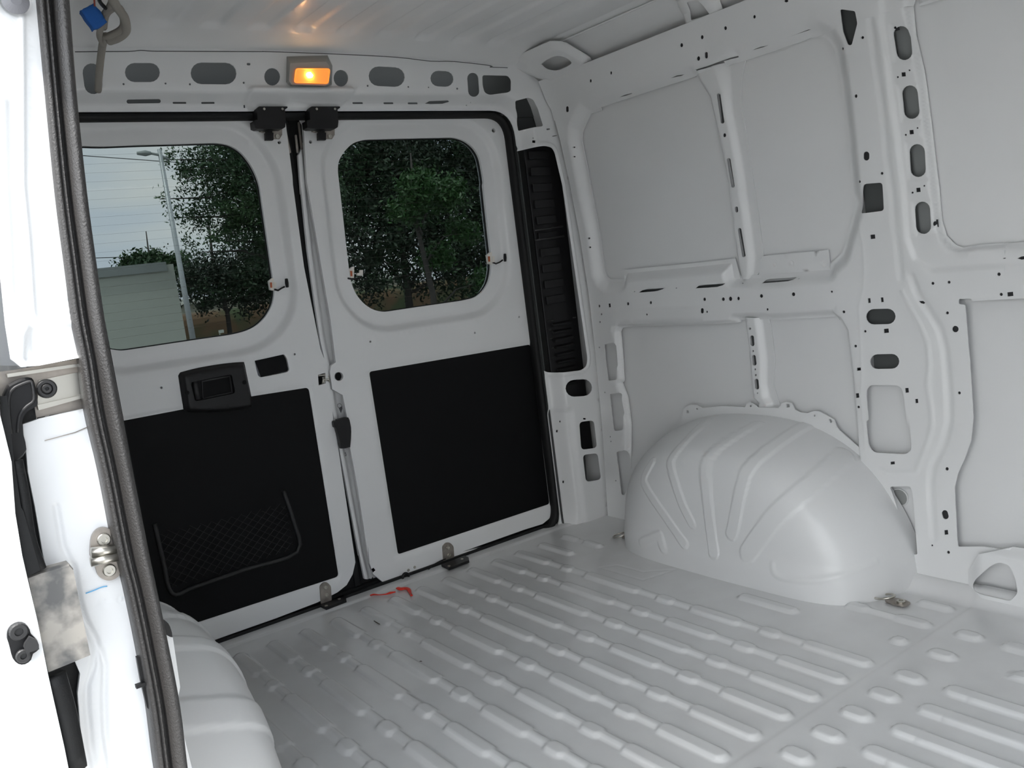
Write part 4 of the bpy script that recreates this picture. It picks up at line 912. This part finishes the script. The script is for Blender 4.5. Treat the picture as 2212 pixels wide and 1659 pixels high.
# striker
r = thing('door_striker', tuple(PL((228, 1200), 'y', -1.43)), 'steel striker plate with two torx screws beside the left door seal', 'striker')
mb = MB(); mb.prism([PL(p, 'y', -1.427) for p in spline(Z('b1', '772,1659 775,1560 790,1490 830,1440 885,1420 945,1440 985,1500 1010,1620'), 3)+Z('c1', '880,60 900,130')+spline(Z('c1', '905,170 885,225 830,255 780,250 735,220 715,160'), 3)], (0, .006, 0)); sp_ = mb.build('striker_plate', STEELD, r)
for s_ in ('680,30 870,2 872,30 680,62', '676,98 888,50 892,92 676,140'):
    mb = MB(); a, b, c, d = [PL(p, 'y', -1.436) for p in Z('c1', s_)]; mb.tube([(a+d)/2, (b+c)/2], .0052, 12); mb.build('striker_bar', STEEL, sp_)
MB().disc(PL(Z('b1', '884,1522')[0], 'y', -1.4275), (0, -1, 0), .0070, .003, 20, hexhole=.0034).build('screw', STEEL, sp_); MB().disc(PL(Z('c1', '815,178')[0], 'y', -1.4275), (0, -1, 0), .0068, .003, 20, hexhole=.0034).build('screw', STEEL, sp_)
# rubber block
r = props(MB().prism([PL(p, 'y', -1.465) for p in Z('c1', '205,232 300,195 520,135 552,172 600,420 682,822 520,890 360,955 290,640 240,400')], (0, .02, 0), bev=.03).build('rubber_buffer', DIRTY), 'dirty grey rubber block in the gap between the side door and the jamb', 'rubber buffer')
# opened sliding door beyond the jamb
SD = Z('p', '-200,780 -4,800 0,896 25,998 33,1109 48,1200 58,1244 81,1342 104,1458 139,1614 160,1720 -300,1720')
sdm = thing('sliding_door', tuple(PL((0, 1300), 'y', -1.50)), 'opened white sliding side door at the left edge of the picture', 'vehicle door')
def hSD(P): return 0*P[:, 0]
jsheet('door_edge', BODY, SD, -1.475, [], None, sdm, thick=.05, sp=.05)
mb = MB(); mb.prism([PL(p, 'y', -1.30) for p in Z('p', '-300,-200 60,-200 70,0 60,790 -300,790')], (0, .03, 0)); mb.build('door_panel', BODY, sdm)
mb = MB(); mb.prism([PL(p, 'y', -1.47) for p in Z('b1', '0,300 60,300 120,860 180,1250 200,1280')+Z('c1', '250,0 300,180 200,230 160,0')+Z('b1', '130,1300 100,860 10,460')], (0, .004, 0)); mb.build('edge_seal', RUB, sdm)
mb = MB(); mb.tube(spline([PL(p, 'y', -1.462) for p in Z('c1', '400,965 480,1250 560,1656')], 4), .012, 10); mb.tube(spline([PL(p, 'y', -1.462) for p in Z('b1', '140,850 200,1150 250,1500')+Z('c1', '300,170')], 4), .006, 10); mb.build('bulb_seal', RUB, sdm)
r = thing('door_guide', tuple(PL((48, 1390), 'y', -1.49)), 'black guide block with two bolts on the edge of the opened side door', 'door guide')
mb = MB(); mb.prism([PL(p, 'y', -1.478) for p in spline(Z('c1', '48,680 50,630 80,585 135,560 185,572 215,610 225,645 270,690 285,755 240,790 225,835 180,868 130,865 90,825 72,760 60,715'), 2)], (0, -.006, 0), bev=.05); gb = mb.build('guide_body', PLAS, r)
mb = MB(); mb.prism([PL(p, 'y', -1.486) for p in Z('c1', '175,715 210,660 270,690 284,752 215,775 195,800 170,740')], (0, -.008, 0), bev=.1); mb.build('guide_block', PLASG, gb)
MB().disc(PL(Z('c1', '138,635')[0], 'y', -1.486), (0, -1, 0), .0085, .004, 18, hexhole=.004).build('bolt', PLASG, gb); MB().disc(PL(Z('c1', '172,815')[0], 'y', -1.486), (0, -1, 0), .0068, .004, 18, hexhole=.003).build('bolt', PLASG, gb)

# side door seal : two lobes
Lf = [(81,0),(101,210),(121.5,418),(142,577),(157,691),(175,780),(190,891),(220,1020),(254,1195),(275,1275),(301,1400),(324,1527),(341,1659)]
Rt = [(152,0),(168,210),(190,418),(209,560),(228,691),(243,780),(265,891),(289,1020),(324,1195),(341,1275),(367,1400),(391,1527),(407,1659)]
Lf = [(76, -60)]+Lf+[(352, 1720)]; Rt = [(148, -60)]+Rt+[(418, 1720)]
def lobe(f, y): return [PL((a[0]*(1-f)+b[0]*f, a[1]*(1-f)+b[1]*f), 'y', y) for a, b in zip(Lf, Rt)]
def seal_strip():
    fs = [(0, -1.437), (.04, -1.446), (.14, -1.449), (.22, -1.447), (.25, -1.443), (.27, -1.448), (.33, -1.449), (.36, -1.440), (.44, -1.438), (.47, -1.446), (.52, -1.456), (.62, -1.463), (.74, -1.465), (.86, -1.460), (.95, -1.449), (1, -1.434), (.98, -1.42), (0, -1.42)]
    cols = [spline([PL((a[0]*(1-f)+b[0]*f, a[1]*(1-f)+b[1]*f), 'y', -1.445)+np.array([0, y+1.445, 0]) for a, b in zip(Lf, Rt)], 4) for f, y in fs]
    n = len(cols[0]); k = len(cols); V = [cols[j][i] for i in range(n) for j in range(k)]
    F = [(i*k+j, i*k+(j+1) % k, (i+1)*k+(j+1) % k, (i+1)*k+j) for i in range(n-1) for j in range(k)]
    return mesh_np(V, F)
ss_ = link('side_door_seal', seal_strip(), RUBG); props(ss_, 'thick black grained rubber seal down the edge of the side door opening', 'door seal')
mb = MB(); mb.prism([PL(p, 'y', -1.40) for p in Z('c1', '1200,560 1240,600 1290,680 1345,1050 1330,1130 1250,1000')], (0, .004, 0)); mb.build('jamb_lip', BODY, skl)
mb = MB(); mb.prism([PL(p, 'y', -1.41) for p in spline(Z('c1', '1200,545 1240,560 1270,600 1288,680 1240,660 1200,640'), 2)], (0, .006, 0)); mb.build('lip_cap', PLAS, skl)
mb = MB(); mb.prism([PL(p, 'y', -1.436) for p in Z('c1', '1020,832 1050,822 1118,1225 1098,1205 1050,1000')], (0, .006, 0)); mb.box(PL(Z('c1', '1048,1035')[0], 'y', -1.438), (.010, .006, .004)); mb.build('contact_switch', PLAS, skl)

# ================================================================ OUTSIDE
GZ = -.60
gm = mat('asphalt', (.16, .16, .155), .9, mottle=(.6, (.11, .11, .105), .4, .6))
gd = MB().box((0, 40, GZ-.05), (260, 260, .1)).build('ground', gm); props(gd, kind='structure')
LEAF = mat('tree_leaves', (.025, .070, .016), .55, mottle=(1.4, (.015, .05, .015), .4, .62)); LEAFD = mat('dark_leaves', (.006, .022, .006), .6, mottle=(1.3, (.015, .055, .012), .5, .66)); BARK = mat('bark', (.05, .045, .04), .9)  # dark leaf tones carry the backlit shade of the trees
def leaf_mesh(blobs, n, size, clump, seed):
    g = np.random.default_rng(seed); V = []; tot = sum(b[3]*b[4]*b[5] for b in blobs); out = []
    for (cx, cy, cz, rx, ry, rz) in blobs:
        m = int(n*rx*ry*rz/tot); nc = max(4, m//60); d = g.normal(size=(nc, 3)); d /= np.linalg.norm(d, axis=1)[:, None]; d *= (g.random((nc, 1))**.45)
        cc = d*[rx, ry, rz]+[cx, cy, cz]; idx = g.integers(0, nc, m); out.append(cc[idx]+g.normal(size=(m, 3))*clump)
    C_ = np.vstack(out); m = len(C_); a = g.normal(size=(m, 3)); a /= np.linalg.norm(a, axis=1)[:, None]; b = np.cross(a, g.normal(size=(m, 3))); b /= np.linalg.norm(b, axis=1)[:, None]
    s = size*(.6+.8*g.random((m, 1))); V = np.stack([C_-a*s, C_+b*s*.42, C_+a*s, C_-b*s*.42], 1).reshape(-1, 3)
    F = np.arange(4*m).reshape(-1, 4); return mesh_np(V, F, False)
def ptree(name, x, y, h, blobs, n, size, clump, m, label, seed, grp=None):
    r = thing(name, (x, y, GZ), label, 'tree', grp); link('foliage', leaf_mesh(blobs, n, size, clump, seed), m, r)
    mb = MB(); mb.tube([(x, y, GZ), (x+.05, y, GZ+h*.3), (x-.05, y+.05, GZ+h*.6), (x, y, GZ+h*.85)], [h*.016, h*.012, h*.008, h*.003], 8)
    g = random.Random(seed)
    for b in blobs:
        z0 = min(max(b[2]-b[5]*.6, GZ+h*.2), GZ+h*.75); mb.tube([(x, y, z0-.3), ((x+b[0])/2, (y+b[1])/2, (z0+b[2])/2), (b[0], b[1], b[2])], [h*.006, h*.003, h*.001], 6)
    mb.build('trunk', BARK, r)
def at(px, py, y): return PL((px, py), 'y', y)
def B(px, py, y, r, ry=None, rz=None):
    p = at(px, py, y); return (p[0], p[1], p[2], r, ry or r, rz or r)
Y1 = 13
ptree('broadleaf_tree', at(610, 500, Y1)[0], Y1, 6.5, [B(500,400,Y1,.85), B(440,345,Y1-.2,.55,.6,.35), B(560,330,Y1,.9), B(400,360,Y1,.38,.4,.22), B(360,345,Y1,.18,.25,.08), B(520,470,Y1,.75,.8,.5), B(345,430,Y1,.24,.3,.10), B(380,470,Y1,.36,.4,.15), B(470,520,Y1,.5,.5,.22), B(430,545,Y1,.25,.3,.14), B(620,450,Y1,1.2)], 34000, .034, .085, LEAF, 'leafy green tree behind the lamp post, in the left window', 3)
Y2 = 17
ptree('broadleaf_tree', at(480, 640, Y2)[0], Y2, 4.2, [B(470,610,Y2,1.2,.8,.55), B(560,600,Y2,1.1,.8,.75), B(415,600,Y2,.55,.5,.4), B(610,560,Y2,.9)], 22000, .045, .11, LEAFD, 'low dark tree standing beside the pale building', 4)
ptree('broadleaf_tree', at(330, 580, 24)[0], 24, 4.4, [B(325,572,24,.75,.6,.33), B(290,580,24,.45,.5,.2), B(375,575,24,.6,.5,.25)], 6000, .07, .13, LEAF, 'round green tree top showing above the pale building', 5)
Y3 = 17
ptree('broadleaf_tree', at(880, 640, Y3)[0], Y3, 7, [B(850,420,Y3,1.5), B(950,520,Y3,1.6), B(1000,370,Y3,1.5), B(800,540,Y3,1.3), B(900,330,Y3,1.5), B(1080,560,Y3,1.5), B(780,360,Y3,1.4), B(1100,400,Y3,1.5)], 70000, .060, .16, LEAFD, 'dense dark tree filling the right rear window', 6)
ptree('broadleaf_tree', at(930, 640, 9.5)[0], 9.5, 4, [B(900,400,9.3,.36,.3,.20), B(880,450,9.5,.36,.3,.20), B(960,420,9.5,.35,.3,.25), B(945,560,9.6,.28,.3,.18), B(1040,610,9.6,.25,.3,.16), B(1000,500,9.6,.3,.3,.2)], 7000, .038, .08, mat('bright_leaves', (.018, .075, .009), .5), 'bright green sprays in front of the dense dark tree', 8)
# lamp post
b0 = at(418, 740, 9); t0 = at(357, 322, 9); r = thing('lamp_post', (b0[0], 9, GZ), 'tall grey street lamp post with one arm, in the left window', 'street lamp')
mb = MB(); mb.tube([(b0[0], 9, GZ), (b0[0], 9, t0[2])], [.042, .026], 14); mb.build('pole', mat('galvanised_pole', (.42, .45, .46), .45, .3), r)
mb = MB(); mb.tube([at(364,345,9), at(345,335,9), at(325,331,9)], [.02, .016, .016], 8); a = at(326,331,9); b = at(296,331,9); mb.tube([a, a*.6+b*.4, b], [.02, .038, .02], 10); mb.build('lamp_head', mat('lamp_head_paint', (.30, .33, .32), .5), r)
# pale building
YB = 14
bl = at(150, 590, YB); br = at(374, 570, YB); r = thing('pale_building', ((bl[0]+br[0])/2, YB, GZ), 'pale windowless building at the left of the left window', 'building')
BW = mat('pale_render', (.50, .53, .47), .8)
mb = MB(); mb.box(((bl[0]-2+br[0])/2, YB+2, (br[2]+GZ)/2), (br[0]-bl[0]+2, 4, br[2]-GZ)); mb.build('wall', BW, r)
c = at(360, 581, YB-.02); mb = MB(); mb.box(((bl[0]-2+c[0])/2, YB-.02, br[2]-.03), (c[0]-bl[0]+2, .05, .16)); mb.build('roof_edge', mat('roof_edge_grey', (.30, .33, .32), .7), r)
# long low building behind
YL = 45
l0 = at(380, 640, YL); l1 = at(860, 560, YL); r = thing('low_building', ((l0[0]+l1[0])/2, YL, GZ), 'long low building with pale eaves behind the trees', 'building')
zt = at(590, 628, YL)[2]; zb = at(590, 662, YL)[2]
mb = MB(); mb.box(((l0[0]+l1[0])/2, YL+3, (zt+GZ)/2), (l1[0]-l0[0], 6, zt-GZ)); mb.build('wall', mat('taupe_wall', (.30, .30, .25), .8), r)
mb = MB(); mb.box(((l0[0]+l1[0])/2, YL-.2, zt), (l1[0]-l0[0], .5, .30)); mb.box(((l0[0]+l1[0])/2, YL-.2, zb), (l1[0]-l0[0], .5, .30)); mb.build('eaves', mat('pale_eaves', (.75, .76, .68), .6), r)
bk = MB().box((at(600, 700, 30)[0], 34, GZ+.45), (26, 8, 1.5), bev=.4).build('earth_bank', mat('brown_earth', (.12, .075, .04), .95, mottle=(.8, (.05, .07, .03), .45, .6))); props(bk, kind='structure')
sg = thing('roadside_sign', tuple(at(468, 720, 12)), 'small pale sign low behind the lamp post in the left window', 'sign')
mb = MB(); mb.box(at(478, 716, 12), (.08, .02, .05)); mb.box(at(478, 740, 12), (.012, .01, .3)); mb.build('sign_board', BW, sg)
# overhead lines
for i, (a, b) in enumerate((((180, 558), (420, 551)), ((175, 336), (400, 352)))):
    p, q_ = at(*a, 30), at(*b, 30); d = q_-p; mb = MB(); mb.tube([p-d*3, p, q_, q_+d*1.2], .013, 5); o = mb.build('overhead_wire', PLAS); props(o, ['lower thin overhead wire crossing the sky above the pale building', 'upper thin overhead wire crossing the sky beside the lamp head'][i], 'wire', 'overhead wires')
